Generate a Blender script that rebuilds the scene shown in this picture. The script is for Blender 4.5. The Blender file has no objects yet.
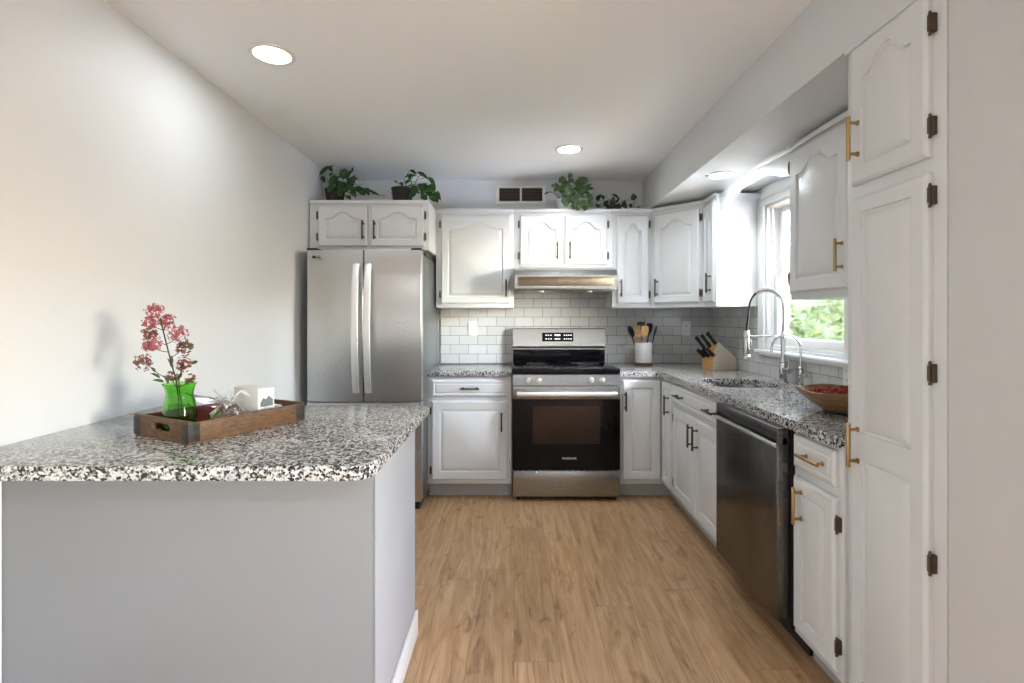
import bpy, bmesh, math, random
from mathutils import Vector, Matrix, Euler
R = math.radians
random.seed(7)
S = bpy.context.scene
C = S.collection

# ------------------------------------------------------------------ camera, sky, exposure
cd = bpy.data.cameras.new('camera'); cam = bpy.data.objects.new('camera', cd); C.objects.link(cam)
cam.location = (0, 0, 1.30); cam.rotation_euler = (R(90), 0, 0)
cd.sensor_width = 36; cd.lens = 18.0
cd.shift_x = -2/1024; cd.shift_y = -24.5/1024
cd.clip_start = 0.02
S.camera = cam
S.view_settings.view_transform = 'Standard'; S.view_settings.look = 'None'
S.view_settings.gamma = 1; S.view_settings.use_curve_mapping = False
S.view_settings.exposure = 1.9
w = bpy.data.worlds.new('world'); S.world = w; w.use_nodes = True
wn = w.node_tree.nodes; wl = w.node_tree.links
sky = wn.new('ShaderNodeTexSky'); sky.sky_type = 'NISHITA'; sky.sun_disc = False
sky.sun_elevation = R(48); sky.sun_rotation = R(120); sky.altitude = 0; sky.air_density = 1.0; sky.dust_density = 2.5; sky.ozone_density = 1.0
bg = wn['Background']; bg.inputs['Strength'].default_value = 6.3
wl.new(sky.outputs[0], bg.inputs['Color'])
sl = bpy.data.lights.new('sun', 'SUN'); sl.energy = 5.0; sl.angle = R(2); sl.color = (1, .95, .86)
so = bpy.data.objects.new('sun', sl); C.objects.link(so); so.location = (3, -6, 9)
so.rotation_euler = Vector((0.04, 0.62, -0.78)).to_track_quat('-Z', 'Y').to_euler()

def area(name, loc, direction, sx, sy, power, color=(1, 1, 1), shape='RECTANGLE', spread=None):
    l = bpy.data.lights.new(name, 'AREA'); l.shape = shape; l.size = sx; l.size_y = sy
    l.energy = power; l.color = color
    if spread: l.spread = spread
    o = bpy.data.objects.new(name, l); C.objects.link(o); o.location = loc
    o.rotation_euler = Vector(direction).to_track_quat('-Z', 'Y').to_euler()
    return o
# added unseen fill lamp behind the camera, tilted up to brighten the ceiling
area('side_window_daylight', (3.62, -1.7, 1.5), (-1, 0.1, .9), 1.7, 1.3, 3, (.80, .915, 1))
# sky entering by the kitchen window is sampled through a portal
for nm, lc, a_, b_, dr_ in (('window_portal', (1.80, 2.97, 1.56), .94, .84, (-1, 0, 0)), ('side_window_portal', (3.70, -1.7, 1.5), .9, .8, (-1, 0, 0))):
    pt = area(nm, lc, dr_, a_, b_, 1); pt.data.cycles.is_portal = True  # second portal serves the added side opening

# ------------------------------------------------------------------ materials
def mat(name, col, rough=.5, metal=0., **kw):
    m = bpy.data.materials.new(name); m.use_nodes = True
    b = m.node_tree.nodes['Principled BSDF']
    b.inputs['Base Color'].default_value = (*col, 1); b.inputs['Roughness'].default_value = rough
    b.inputs['Metallic'].default_value = metal
    for k, v in kw.items(): b.inputs[k.replace('_', ' ')].default_value = v
    return m
def T(m, t, **kw):
    n = m.node_tree.nodes.new(t)
    for k, v in kw.items(): setattr(n, k, v)
    return n
def L(m, a, b): m.node_tree.links.new(a, b)
def P(m): return m.node_tree.nodes['Principled BSDF']
def ramp(m, fac, stops, interp='LINEAR'):
    r = T(m, 'ShaderNodeValToRGB'); r.color_ramp.interpolation = interp
    e = r.color_ramp.elements
    while len(e) > len(stops): e.remove(e[-1])
    while len(e) < len(stops): e.new(.5)
    for i, (p, c) in enumerate(stops): e[i].position = p; e[i].color = (*c, 1)
    L(m, fac, r.inputs[0]); return r.outputs[0]
def noise(m, scale, vec=None, detail=4, rough=.55, dist=0):
    n = T(m, 'ShaderNodeTexNoise'); n.inputs['Scale'].default_value = scale
    n.inputs['Detail'].default_value = detail; n.inputs['Roughness'].default_value = rough
    n.inputs['Distortion'].default_value = dist
    if vec is not None: L(m, vec, n.inputs['Vector'])
    return n
def objco(m, scale=(1, 1, 1), rot=(0, 0, 0), loc=(0, 0, 0), world=False):
    mp = T(m, 'ShaderNodeMapping'); mp.inputs['Scale'].default_value = scale
    mp.inputs['Rotation'].default_value = rot; mp.inputs['Location'].default_value = loc
    if world: g = T(m, 'ShaderNodeNewGeometry'); L(m, g.outputs['Position'], mp.inputs[0])
    else: g = T(m, 'ShaderNodeTexCoord'); L(m, g.outputs['Object'], mp.inputs[0])
    return mp.outputs[0]
def mixc(m, fac, a, b, mode='MIX'):
    n = T(m, 'ShaderNodeMix', data_type='RGBA', blend_type=mode)
    for s, v in ((0, fac), (6, a), (7, b)):
        if hasattr(v, 'node'): L(m, v, n.inputs[s])
        elif isinstance(v, tuple): n.inputs[s].default_value = (*v, 1)
        else: n.inputs[s].default_value = v
    return n.outputs[2]
def bump(m, h, strength=.1, dist=.01):
    b = T(m, 'ShaderNodeBump'); b.inputs['Strength'].default_value = strength; b.inputs['Distance'].default_value = dist
    L(m, h, b.inputs['Height']); L(m, b.outputs[0], P(m).inputs['Normal'])

def painted(name, col, rough, bs=.04, sc=60):
    m = mat(name, col, rough); n = noise(m, sc, objco(m, world=True), 3)
    bump(m, n.outputs[0], bs, .004); return m
M_wall = painted('wall_paint', (.68, .70, .715), .55)
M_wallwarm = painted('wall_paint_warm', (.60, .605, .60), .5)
M_ceil = painted('ceiling_paint', (.92, .945, .965), .8)
M_cab = painted('cabinet_paint', (.67, .69, .70), .34, .03, 25)
M_trim = painted('trim_paint', (.80, .80, .79), .35, .02)
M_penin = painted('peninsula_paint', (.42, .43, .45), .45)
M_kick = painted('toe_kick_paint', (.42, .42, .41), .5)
M_dark = mat('dark_gap', (.012, .012, .013), .6)

def steel(name, col, rough, aniso=.75):
    m = mat(name, col, rough, 1.0)
    g = T(m, 'ShaderNodeNewGeometry'); c = T(m, 'ShaderNodeVectorMath', operation='CROSS_PRODUCT')
    c.inputs[1].default_value = (0, 0, 1); L(m, g.outputs['Normal'], c.inputs[0])
    L(m, c.outputs[0], P(m).inputs['Tangent']); P(m).inputs['Anisotropic'].default_value = aniso
    n = noise(m, 60, objco(m, (1, 1, 40)), 3, .6)
    r = ramp(m, n.outputs[0], [(0.3, (rough*.8,)*3), (.7, (rough*1.2,)*3)]); L(m, r, P(m).inputs['Roughness'])
    return m
M_steel = steel('brushed_steel', (.36, .355, .345), .27)
M_steelfr = steel('fridge_steel', (.50, .50, .49), .30)
M_steeldw = steel('dishwasher_steel', (.30, .285, .27), .26)
n = noise(M_steeldw, 3.5, objco(M_steeldw, (1, 1, .5)), 5, .6)
L(M_steeldw, ramp(M_steeldw, n.outputs[0], [(.35, (.11, .105, .10)), (.65, (.20, .19, .18))]), P(M_steeldw).inputs['Base Color'])
M_fside = mat('fridge_side_grey', (.16, .17, .17), .30, .6)
M_handle = mat('handle_satin', (.88, .88, .88), .38, 1.0)
M_chrome = mat('chrome', (.62, .62, .62), .12, 1.0)
M_brass = mat('brass_pull', (.42, .28, .13), .34, 1.0)
M_bronze = mat('bronze_hinge', (.10, .075, .055), .42, .8)
M_blackglass = mat('black_glass', (.004, .004, .005), .05, 0, Specular_IOR_Level=.18)
M_black = mat('black_plastic', (.012, .012, .013), .35)
M_blkmatte = mat('black_enamel', (.015, .015, .016), .22)
M_white = mat('white_plastic', (.78, .78, .77), .35)
M_ceram = mat('white_ceramic', (.80, .80, .79), .18)
M_print = mat('white_print', (.75, .75, .75), .5)

def granite(name, scale):
    m = mat(name, (.5, .5, .5), .10)
    v = objco(m, (scale,)*3, world=True)
    a = T(m, 'ShaderNodeTexVoronoi'); a.inputs['Scale'].default_value = 170; L(m, v, a.inputs['Vector'])
    a.inputs['Randomness'].default_value = 1
    na = noise(m, 75, v, 3, .6)
    vo = T(m, 'ShaderNodeSeparateColor'); L(m, a.outputs['Color'], vo.inputs[0])
    ad = T(m, 'ShaderNodeMath', operation='ADD'); L(m, vo.outputs[0], ad.inputs[0]); 
    mu = T(m, 'ShaderNodeMath', operation='MULTIPLY'); mu.inputs[1].default_value = 1.5
    L(m, na.outputs[0], mu.inputs[0]); L(m, mu.outputs[0], ad.inputs[1])
    dv = T(m, 'ShaderNodeMath', operation='MULTIPLY'); dv.inputs[1].default_value = .5; L(m, ad.outputs[0], dv.inputs[0])
    c = ramp(m, dv.outputs[0], [(0, (.014, .014, .016)), (.475, (.018, .018, .020)), (.525, (.10, .10, .10)), (.60, (.25, .245, .24)),
                                (.70, (.47, .465, .455)), (.88, (.62, .615, .60))])
    L(m, c, P(m).inputs['Base Color']); return m
M_gran = granite('speckled_granite', 1.0)

def tile_mat(name, uax):
    m = mat(name, (.6, .6, .6), .13)
    v = objco(m, world=True)
    s = T(m, 'ShaderNodeSeparateXYZ'); L(m, v, s.inputs[0])
    cb = T(m, 'ShaderNodeCombineXYZ')
    au = T(m, 'ShaderNodeMath', operation='ADD'); au.inputs[1].default_value = 20*.1545 + ((.457+.0772) if uax == 0 else .02)
    L(m, s.outputs[uax], au.inputs[0]); L(m, au.outputs[0], cb.inputs[0])
    az = T(m, 'ShaderNodeMath', operation='SUBTRACT'); az.inputs[1].default_value = .914 - 10*.0772
    L(m, s.outputs[2], az.inputs[0]); L(m, az.outputs[0], cb.inputs[1])
    b = T(m, 'ShaderNodeTexBrick'); b.offset = .5; b.offset_frequency = 2
    b.inputs['Scale'].default_value = 1; b.inputs['Brick Width'].default_value = .1545; b.inputs['Row Height'].default_value = .0772
    b.inputs['Mortar Size'].default_value = .0019; b.inputs['Mortar Smooth'].default_value = .15; b.inputs['Bias'].default_value = 0
    b.inputs['Color1'].default_value = (.56, .57, .565, 1); b.inputs['Color2'].default_value = (.50, .51, .505, 1)
    b.inputs['Mortar'].default_value = (.13, .13, .125, 1)
    L(m, cb.outputs[0], b.inputs['Vector']); L(m, b.outputs['Color'], P(m).inputs['Base Color'])
    r = ramp(m, b.outputs['Fac'], [(0, (.10,)*3), (1, (.7,)*3)]); L(m, r, P(m).inputs['Roughness'])
    iv = T(m, 'ShaderNodeMath', operation='SUBTRACT'); iv.inputs[0].default_value = 1; L(m, b.outputs['Fac'], iv.inputs[1])
    b2 = T(m, 'ShaderNodeTexBrick'); b2.offset = .5
    n = noise(m, 9, v, 2); ad = T(m, 'ShaderNodeMath', operation='MULTIPLY_ADD'); ad.inputs[1].default_value = .6
    m.node_tree.nodes.remove(b2)
    L(m, n.outputs[0], ad.inputs[0]); L(m, iv.outputs[0], ad.inputs[2])
    bump(m, ad.outputs[0], .45, .0025); return m
M_tileback = tile_mat('subway_tile_back', 0); M_tileside = tile_mat('subway_tile_side', 1)

def floor_mat():
    m = mat('oak_plank', (.4, .25, .14), .36)
    v = objco(m, rot=(0, 0, R(90)), world=True)
    b = T(m, 'ShaderNodeTexBrick'); b.offset = 0; b.offset_frequency = 2
    b.inputs['Scale'].default_value = 1; b.inputs['Brick Width'].default_value = 1.22; b.inputs['Row Height'].default_value = .178
    b.inputs['Mortar Size'].default_value = .0009; b.inputs['Bias'].default_value = 0; b.inputs['Mortar Smooth'].default_value = .3
    b.inputs['Color1'].default_value = (0, 0, 0, 1); b.inputs['Color2'].default_value = (1, 1, 1, 1); b.inputs['Mortar'].default_value = (.5, .5, .5, 1)
    sp_ = T(m, 'ShaderNodeSeparateXYZ'); L(m, v, sp_.inputs[0])
    dv = T(m, 'ShaderNodeMath', operation='DIVIDE'); dv.inputs[1].default_value = .178; L(m, sp_.outputs[1], dv.inputs[0])
    fl = T(m, 'ShaderNodeMath', operation='FLOOR'); L(m, dv.outputs[0], fl.inputs[0])
    wnz = T(m, 'ShaderNodeTexWhiteNoise', noise_dimensions='1D'); L(m, fl.outputs[0], wnz.inputs['W'])
    ax = T(m, 'ShaderNodeMath', operation='MULTIPLY_ADD'); ax.inputs[1].default_value = 1.22; L(m, wnz.outputs['Value'], ax.inputs[0]); L(m, sp_.outputs[0], ax.inputs[2])
    cx = T(m, 'ShaderNodeCombineXYZ'); L(m, ax.outputs[0], cx.inputs[0]); L(m, sp_.outputs[1], cx.inputs[1])
    L(m, cx.outputs[0], b.inputs['Vector'])
    # each plank samples its own stretch of grain
    sc = T(m, 'ShaderNodeVectorMath', operation='SCALE'); sc.inputs['Scale'].default_value = 7.3; L(m, b.outputs['Color'], sc.inputs[0])
    ad = T(m, 'ShaderNodeVectorMath', operation='ADD'); L(m, v, ad.inputs[0]); L(m, sc.outputs[0], ad.inputs[1])
    mp = T(m, 'ShaderNodeMapping'); mp.inputs['Scale'].default_value = (.6, 7, 1); L(m, ad.outputs[0], mp.inputs[0])
    n1 = noise(m, 2.2, mp.outputs[0], 8, .62, 2.6)
    mp2 = T(m, 'ShaderNodeMapping'); mp2.inputs['Scale'].default_value = (2.2, 60, 1); L(m, ad.outputs[0], mp2.inputs[0])
    n2 = noise(m, 3, mp2.outputs[0], 5, .7, .3)
    mp3 = T(m, 'ShaderNodeMapping'); mp3.inputs['Scale'].default_value = (1.4, 3.6, 1); L(m, ad.outputs[0], mp3.inputs[0])
    n3 = noise(m, 2.4, mp3.outputs[0], 4, .55, 2.5)
    c = ramp(m, n1.outputs[0], [(.25, (.27, .14, .062)), (.40, (.42, .245, .122)), (.55, (.53, .34, .185)), (.72, (.60, .41, .245))])
    f = ramp(m, n2.outputs[0], [(.35, (.74, .72, .69)), (.6, (1, 1, 1))]); c = mixc(m, .75, c, f, 'MULTIPLY')
    k = ramp(m, n3.outputs[0], [(.28, (.58, .48, .40)), (.42, (1, 1, 1))]); c = mixc(m, .9, c, k, 'MULTIPLY')
    p = ramp(m, b.outputs['Color'], [(0, (.84, .83, .82)), (1, (1.0, 1.0, 1.0))]); c = mixc(m, 1, c, p, 'MULTIPLY')
    g = ramp(m, b.outputs['Fac'], [(0, (1, 1, 1)), (1, (.45, .38, .32))]); c = mixc(m, 1, c, g, 'MULTIPLY')
    L(m, c, P(m).inputs['Base Color']); bump(m, n2.outputs[0], .08, .003); return m
M_floor = floor_mat()

def wood(name, c1, c2, sc=(3, 3, 30), rough=.5, s=4):
    m = mat(name, c1, rough); n = noise(m, s, objco(m, sc), 6, .6, .8)
    L(m, ramp(m, n.outputs[0], [(.3, c1), (.7, c2)]), P(m).inputs['Base Color']); bump(m, n.outputs[0], .2, .003); return m
M_crate = wood('crate_wood', (.05, .025, .012), (.20, .105, .045), (8, 8, 60), .55)
M_cratered = wood('crate_red', (.13, .012, .012), (.22, .03, .025), (8, 8, 60), .5)
M_block = wood('knife_block_wood', (.42, .23, .07), (.60, .38, .15), (20, 20, 4), .35)
M_blockpale = wood('knife_block_endgrain', (.55, .45, .34), (.70, .62, .52), (20, 20, 20), .4)
M_bowl = wood('bowl_wood', (.13, .06, .022), (.40, .23, .09), (4, 4, 30), .38)
M_spoonw = wood('spoon_wood', (.55, .33, .14), (.70, .47, .24), (10, 10, 2), .5)
M_rust = wood('rusty_steel', (.010, .010, .010), (.050, .042, .036), (20, 20, 20), .5)
M_wick = wood('dark_wicker', (.006, .005, .004), (.045, .036, .028), (10, 10, 90), .7)
M_leaf = wood('pothos_leaf', (.004, .022, .007), (.032, .145, .020), (12, 12, 12), .30)
M_leaf2 = wood('variegated_leaf', (.012, .05, .014), (.11, .17, .06), (14, 14, 14), .32)
M_leafd = wood('dark_leaf', (.008, .02, .012), (.02, .045, .022), (12, 12, 12), .30)
M_stem = mat('stem', (.06, .10, .03), .5)
M_stemd = mat('branch', (.05, .035, .02), .6)
M_petal = wood('pink_petal', (.20, .012, .03), (.62, .16, .20), (60, 60, 60), .5)
M_petald = wood('dried_petal', (.10, .02, .02), (.30, .10, .07), (60, 60, 60), .6)
M_soil = wood('soil', (.01, .007, .005), (.04, .03, .02), (60, 60, 60), .9)
M_potp = wood('potpourri', (.05, .02, .015), (.42, .30, .24), (70, 70, 70), .7)
M_red = wood('red_potpourri', (.12, .006, .004), (.48, .04, .02), (90, 90, 90), .6)
M_hedge = wood('hedge_leaf', (.04, .06, .012), (.26, .25, .06), (3, 3, 3), .5)
M_grass = wood('lawn', (.06, .12, .02), (.14, .24, .05), (3, 3, 3), .9)

def glass(name, col, rough=0, ior=1.45):
    return mat(name, col, rough, 0, Transmission_Weight=1.0, IOR=ior)
M_green = glass('green_glass', (.36, .80, .19), .02)
M_clear = glass('clear_glass', (.95, .97, .97), .02)
def thin(name, tint, gl=.08, rough=.02):
    m = bpy.data.materials.new(name); m.use_nodes = True; nt = m.node_tree; nt.nodes.clear()
    o = nt.nodes.new('ShaderNodeOutputMaterial'); t = nt.nodes.new('ShaderNodeBsdfTransparent'); t.inputs[0].default_value = (*tint, 1)
    g = nt.nodes.new('ShaderNodeBsdfGlossy'); g.inputs['Roughness'].default_value = rough
    lw = nt.nodes.new('ShaderNodeLayerWeight'); lw.inputs[0].default_value = .25
    mr = nt.nodes.new('ShaderNodeMapRange'); mr.inputs[3].default_value = gl; mr.inputs[4].default_value = .75
    nt.links.new(lw.outputs['Fresnel'], mr.inputs[0])
    mx = nt.nodes.new('ShaderNodeMixShader'); nt.links.new(mr.outputs[0], mx.inputs[0]); nt.links.new(t.outputs[0], mx.inputs[1])
    nt.links.new(g.outputs[0], mx.inputs[2]); nt.links.new(mx.outputs[0], o.inputs[0]); return m
M_pane = thin('window_glass', (.96, .98, .98), .04)
M_cello = thin('cellophane', (.97, .975, .98), .10, .18)
M_ovenglass = thin('oven_window_glass', (.30, .22, .17), .05)
def emis(name, col, s):
    m = mat(name, (.8, .8, .8), .4); P(m).inputs['Emission Color'].default_value = (*col, 1); P(m).inputs['Emission Strength'].default_value = s; return m
M_lamp = emis('lamp_lens', (1, .98, .94), 5.0)
M_display = emis('display_digits', (.75, .85, .9), .45)

# ------------------------------------------------------------------ mesh helpers
class MB:
    def __init__(s): s.bm = bmesh.new()
    def merge(s, b, M=None):
        if M is not None: bmesh.ops.transform(b, matrix=M, verts=b.verts)
        me = bpy.data.meshes.new('tmp'); b.to_mesh(me); b.free(); s.bm.from_mesh(me); bpy.data.meshes.remove(me); return s
    def box(s, x0, x1, y0, y1, z0, z1, bev=0., seg=2, M=None):
        b = bmesh.new(); bmesh.ops.create_cube(b, size=1)
        for v in b.verts: v.co = Vector(((x0+x1)/2 + v.co.x*(x1-x0), (y0+y1)/2 + v.co.y*(y1-y0), (z0+z1)/2 + v.co.z*(z1-z0)))
        if bev: bmesh.ops.bevel(b, geom=list(b.edges), offset=bev, segments=seg, profile=.5, affect='EDGES')
        return s.merge(b, M)
    def cyl(s, p0, p1, r, r2=None, n=20, bev=0, cap=True):
        p0, p1 = Vector(p0), Vector(p1); d = p1-p0
        b = bmesh.new(); bmesh.ops.create_cone(b, cap_ends=cap, segments=n, radius1=r, radius2=r if r2 is None else r2, depth=d.length)
        if bev:
            e = [e for e in b.edges if abs(e.verts[0].co.z-e.verts[1].co.z) < 1e-6]
            bmesh.ops.bevel(b, geom=e, offset=bev, segments=2, profile=.5, affect='EDGES')
        return s.merge(b, Matrix.Translation((p0+p1)/2) @ d.to_track_quat('Z', 'Y').to_matrix().to_4x4())
    def tube(s, pts, r, n=8, cap=True):
        pts = [Vector(p) for p in pts]; rings = []; rs = r if isinstance(r, (list, tuple)) else [r]*len(pts)
        t0 = (pts[1]-pts[0]).normalized(); up = Vector((0, 0, 1)) if abs(t0.z) < .9 else Vector((1, 0, 0))
        nrm = t0.cross(up).normalized()
        for i, p in enumerate(pts):
            t = (pts[min(i+1, len(pts)-1)] - pts[max(i-1, 0)])
            if t.length < 1e-9: t = t0
            t = t.normalized(); nrm = (nrm - t*nrm.dot(t)).normalized(); bn = t.cross(nrm)
            rings.append([s.bm.verts.new(p + (nrm*math.cos(a)+bn*math.sin(a))*rs[i]) for a in [2*math.pi*k/n for k in range(n)]])
        for a, b in zip(rings, rings[1:]):
            for k in range(n): s.bm.faces.new((a[k], a[(k+1) % n], b[(k+1) % n], b[k]))
        if cap: s.bm.faces.new(rings[0][::-1]); s.bm.faces.new(rings[-1])
        return s
    def lathe(s, prof, c=(0, 0, 0), n=32, fn=None):
        rings = []
        for r, z in prof:
            if r < 1e-5: rings.append([s.bm.verts.new((c[0], c[1], c[2]+z))]); continue
            ring = []
            for k in range(n):
                a = 2*math.pi*k/n; rr, zz = (r, z) if fn is None else fn(r, z, a)
                ring.append(s.bm.verts.new((c[0]+rr*math.cos(a), c[1]+rr*math.sin(a), c[2]+zz)))
            rings.append(ring)
        for a, b in zip(rings, rings[1:]):
            for k in range(n):
                k2 = (k+1) % n
                if len(a) == 1 and len(b) == 1: continue
                if len(a) == 1: s.bm.faces.new((a[0], b[k2], b[k]))
                elif len(b) == 1: s.bm.faces.new((a[k], a[k2], b[0]))
                else: s.bm.faces.new((a[k], a[k2], b[k2], b[k]))
        return s
    def prism(s, poly, z0, z1, bev=0, M=None):
        b = bmesh.new(); vs = [b.verts.new((x, y, z0)) for x, y in poly]; f = b.faces.new(vs)
        r = bmesh.ops.extrude_face_region(b, geom=[f]); 
        for v in r['geom']:
            if isinstance(v, bmesh.types.BMVert): v.co.z = z1
        bmesh.ops.recalc_face_normals(b, faces=b.faces)
        if bev:
            e = [e for e in b.edges if abs(e.verts[0].co.z-e.verts[1].co.z) < 1e-6]
            bmesh.ops.bevel(b, geom=e, offset=bev, segments=3, profile=.5, affect='EDGES')
        return s.merge(b, M)
    def holed(s, outer, inner, z0, z1, bev=0):
        """plate between two loops of equal count, from z0 to z1"""
        b = bmesh.new(); N = len(outer)
        ring = lambda L_, z: [b.verts.new((x, y, z)) for x, y in L_]
        o0, o1, i0, i1 = ring(outer, z0), ring(outer, z1), ring(inner, z0), ring(inner, z1)
        for k in range(N):
            j = (k+1) % N
            b.faces.new((o0[k], o0[j], o1[j], o1[k])); b.faces.new((i0[j], i0[k], i1[k], i1[j]))
            b.faces.new((o1[k], o1[j], i1[j], i1[k])); b.faces.new((o0[j], o0[k], i0[k], i0[j]))
        return s, b
    def loops(s, Ls, cap0=True, cap1=True):
        rs = [[s.bm.verts.new(p) for p in l] for l in Ls]; N = len(rs[0])
        for a, b in zip(rs, rs[1:]):
            for k in range(N): s.bm.faces.new((a[k], a[(k+1) % N], b[(k+1) % N], b[k]))
        if cap0: s.bm.faces.new(rs[0][::-1])
        if cap1: s.bm.faces.new(rs[-1])
        return s
    def build(s, name, m, parent=None, loc=None, rotz=0, smooth=True, ang=35, fix=True):
        if fix: bmesh.ops.recalc_face_normals(s.bm, faces=s.bm.faces)
        me = bpy.data.meshes.new(name); s.bm.to_mesh(me); s.bm.free()
        ms = m if isinstance(m, (list, tuple)) else [m]
        for x in ms: me.materials.append(x)
        o = bpy.data.objects.new(name, me); C.objects.link(o)
        if parent is not None: o.parent = parent
        if loc is not None: o.location = loc
        o.rotation_euler.z = rotz
        if smooth:
            for p in me.polygons: p.use_smooth = True
            me.set_sharp_from_angle(angle=R(ang))
        return o
def thing(name, label, cat, loc=(0, 0, 0), rotz=0, group=None):
    o = bpy.data.objects.new(name, None); o.empty_display_size = .05; C.objects.link(o)
    o.location = loc; o.rotation_euler.z = rotz; o['label'] = label; o['category'] = cat
    if group: o['group'] = group
    return o
def tag(o, label, cat, group=None, kind=None):
    o['label'] = label; o['category'] = cat
    if group: o['group'] = group
    if kind: o['kind'] = kind
    return o
def struct(o, label, cat=None):
    o['kind'] = 'structure'; o['label'] = label; o['category'] = cat or o.name.split('_')[0]; return o
def text(s, size, m, parent, loc, rot, name='lettering', ext=.0004, align='CENTER', sx=1):
    c = bpy.data.curves.new(name, 'FONT'); c.body = s; c.size = size; c.extrude = ext; c.align_x = align; c.align_y = 'CENTER'
    c.materials.append(m); o = bpy.data.objects.new(name, c); C.objects.link(o); o.parent = parent; o.location = loc; o.rotation_euler = rot
    bpy.context.view_layer.update()
    me = bpy.data.meshes.new_from_object(o.evaluated_get(bpy.context.evaluated_depsgraph_get())); me.name = name
    n_ = bpy.data.objects.new(name, me); C.objects.link(n_); n_.parent = parent; n_.location = loc; n_.rotation_euler = rot
    bpy.data.objects.remove(o); n_.name = name
    return n_

# ------------------------------------------------------------------ room
XL, XR, YB, H = -1.475, 1.66, 4.28, 2.44
XN = 1.08      # near right wall and pantry face
YN = 1.275     # pantry meets that wall
struct(MB().box(-2, 4.2, -3.9, 4.5, -.1, 0).build('floor', M_floor, smooth=False), 'light oak plank floor running toward the range')
struct(MB().box(-1.7, 3.8, -3.8, 4.5, H, H+.12).build('ceiling', M_ceil, smooth=False), 'flat off-white painted ceiling')
struct(MB().box(XL-.12, XL, -3.8, 4.5, 0, H).build('wall_left', M_wall, smooth=False), 'plain white wall beside the peninsula and fridge')
struct(MB().box(XL, 1.8, YB, YB+.12, 0, H).build('wall_back', M_wall, smooth=False), 'back wall behind the range and fridge')
# window wall with an opening
WY0, WY1, WZ0, WZ1 = 2.55, 3.375, 1.10, 2.03
b = MB()
for y0, y1, z0, z1 in ((YN, WY0, 0, H), (WY1, YB, 0, H), (WY0, WY1, 0, WZ0), (WY0, WY1, WZ1, H)): b.box(XR, XR+.14, y0, y1, z0, z1)
struct(b.build('wall_right', M_wall, smooth=False), 'right wall around the window over the sink')
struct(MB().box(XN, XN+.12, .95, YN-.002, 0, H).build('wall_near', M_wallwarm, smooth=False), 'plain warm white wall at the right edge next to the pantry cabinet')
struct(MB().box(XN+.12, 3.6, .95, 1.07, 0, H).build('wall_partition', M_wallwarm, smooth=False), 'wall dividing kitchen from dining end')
b = MB()
for x0, x1, z0, z1 in ((-1.6, 3.7, 0, H),): b.box(x0, x1, -3.72, -3.6, z0, z1)
struct(b.build('wall_rear', M_wall, smooth=False), 'plain wall behind the camera')
b = MB()
for y0, y1, z0, z1 in ((-3.6, -2.15, 0, H), (-1.25, 1.1, 0, H), (-2.15, -1.25, 0, 1.1), (-2.15, -1.25, 1.9, H)): b.box(3.6, 3.72, y0, y1, z0, z1)  # opening added out of view so sky light reaches the left wall
struct(b.build('wall_side', M_wall, smooth=False), 'dining end side wall with an added opening for light')
struct(MB().box(XN-.005, XR, YN, YB-.001, 2.16, H-.001).build('wall_soffit', M_wall, smooth=False), 'boxed soffit running above the right cabinets')
struct(MB().box(XL, XL+.014, -3.5, 1.2, 0, .1, .004).build('baseboard_left', M_trim), 'white baseboard along the left wall')

# tiled backsplash
tag(MB().box(-.612, XR-.009, YB-.009, YB-.0005, .915, 1.685).build('tiled_backsplash', M_tileback, smooth=False),
    'white glossy subway tile backsplash behind the range with grey grout', 'backsplash', 'subway tile backsplash')
b = MB()
b.box(XR-.009, XR-.0005, WY1+.064, YB-.0095, .915, 1.371)
b.box(XR-.009, XR-.0005, 1.66, WY1+.064, .915, 1.064)
b.box(XR-.009, XR-.0005, 1.66, WY0-.064, 1.064, 1.371)
tag(b.build('tiled_backsplash', M_tileside, smooth=False), 'white subway tile backsplash below the window behind the faucets', 'backsplash', 'subway tile backsplash')

# ------------------------------------------------------------------ window 1 (over the sink)
wt = thing('window_1', 'white double-hung window over the sink looking onto a hedge', 'window', (XR, (WY0+WY1)/2, WZ0)); wt['kind'] = 'structure'
def W(b, name, m=M_trim, smooth=True):
    bmesh.ops.translate(b.bm, verts=b.bm.verts, vec=-Vector(wt.location)); return b.build(name, m, wt, smooth=smooth)
b = MB()   # casing on the room side
cw = .062
b.box(XR-.018, XR-.0005, WY1, WY1+cw, WZ0-.015, WZ1+cw, .004); b.box(XR-.018, XR-.0005, WY0-cw, WY0, WZ0-.015, WZ1+cw, .004)
b.box(XR-.0185, XR-.0005, WY0-cw, WY1+cw, WZ1, WZ1+cw, .004)
b.box(XR-.026, XR-.018, WY1+cw-.014, WY1+cw, WZ0-.015, WZ1+cw, .003); b.box(XR-.026, XR-.018, WY0-cw, WY1+cw, WZ1+cw-.014, WZ1+cw, .003)
W(b, 'window_casing')
b = MB(); b.box(XR-.05, XR+.04, WY0-cw-.02, WY1+cw+.01, 1.066, 1.086, .006); b.box(XR-.022, XR-.0005, WY0-cw, WY1+cw, 1.048, 1.067, .004)
W(b, 'window_stool')
b = MB()
b.box(XR, XR+.14, WY1-.016, WY1-.0005, WZ0, WZ1, .002); b.box(XR, XR+.14, WY0+.0005, WY0+.016, WZ0, WZ1, .002)
b.box(XR, XR+.14, WY0+.016, WY1-.016, WZ1-.016, WZ1-.0005, .002); b.box(XR+.03, XR+.14, WY0+.016, WY1-.016, WZ0+.0005, WZ0+.018, .002)
b.box(XR+.028, XR+.042, WY1-.03, WY1-.016, WZ0, WZ1-.016, .002); b.box(XR+.028, XR+.042, WY0+.016, WY0+.03, WZ0, WZ1-.016, .002)
W(b, 'window_jamb')
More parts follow.
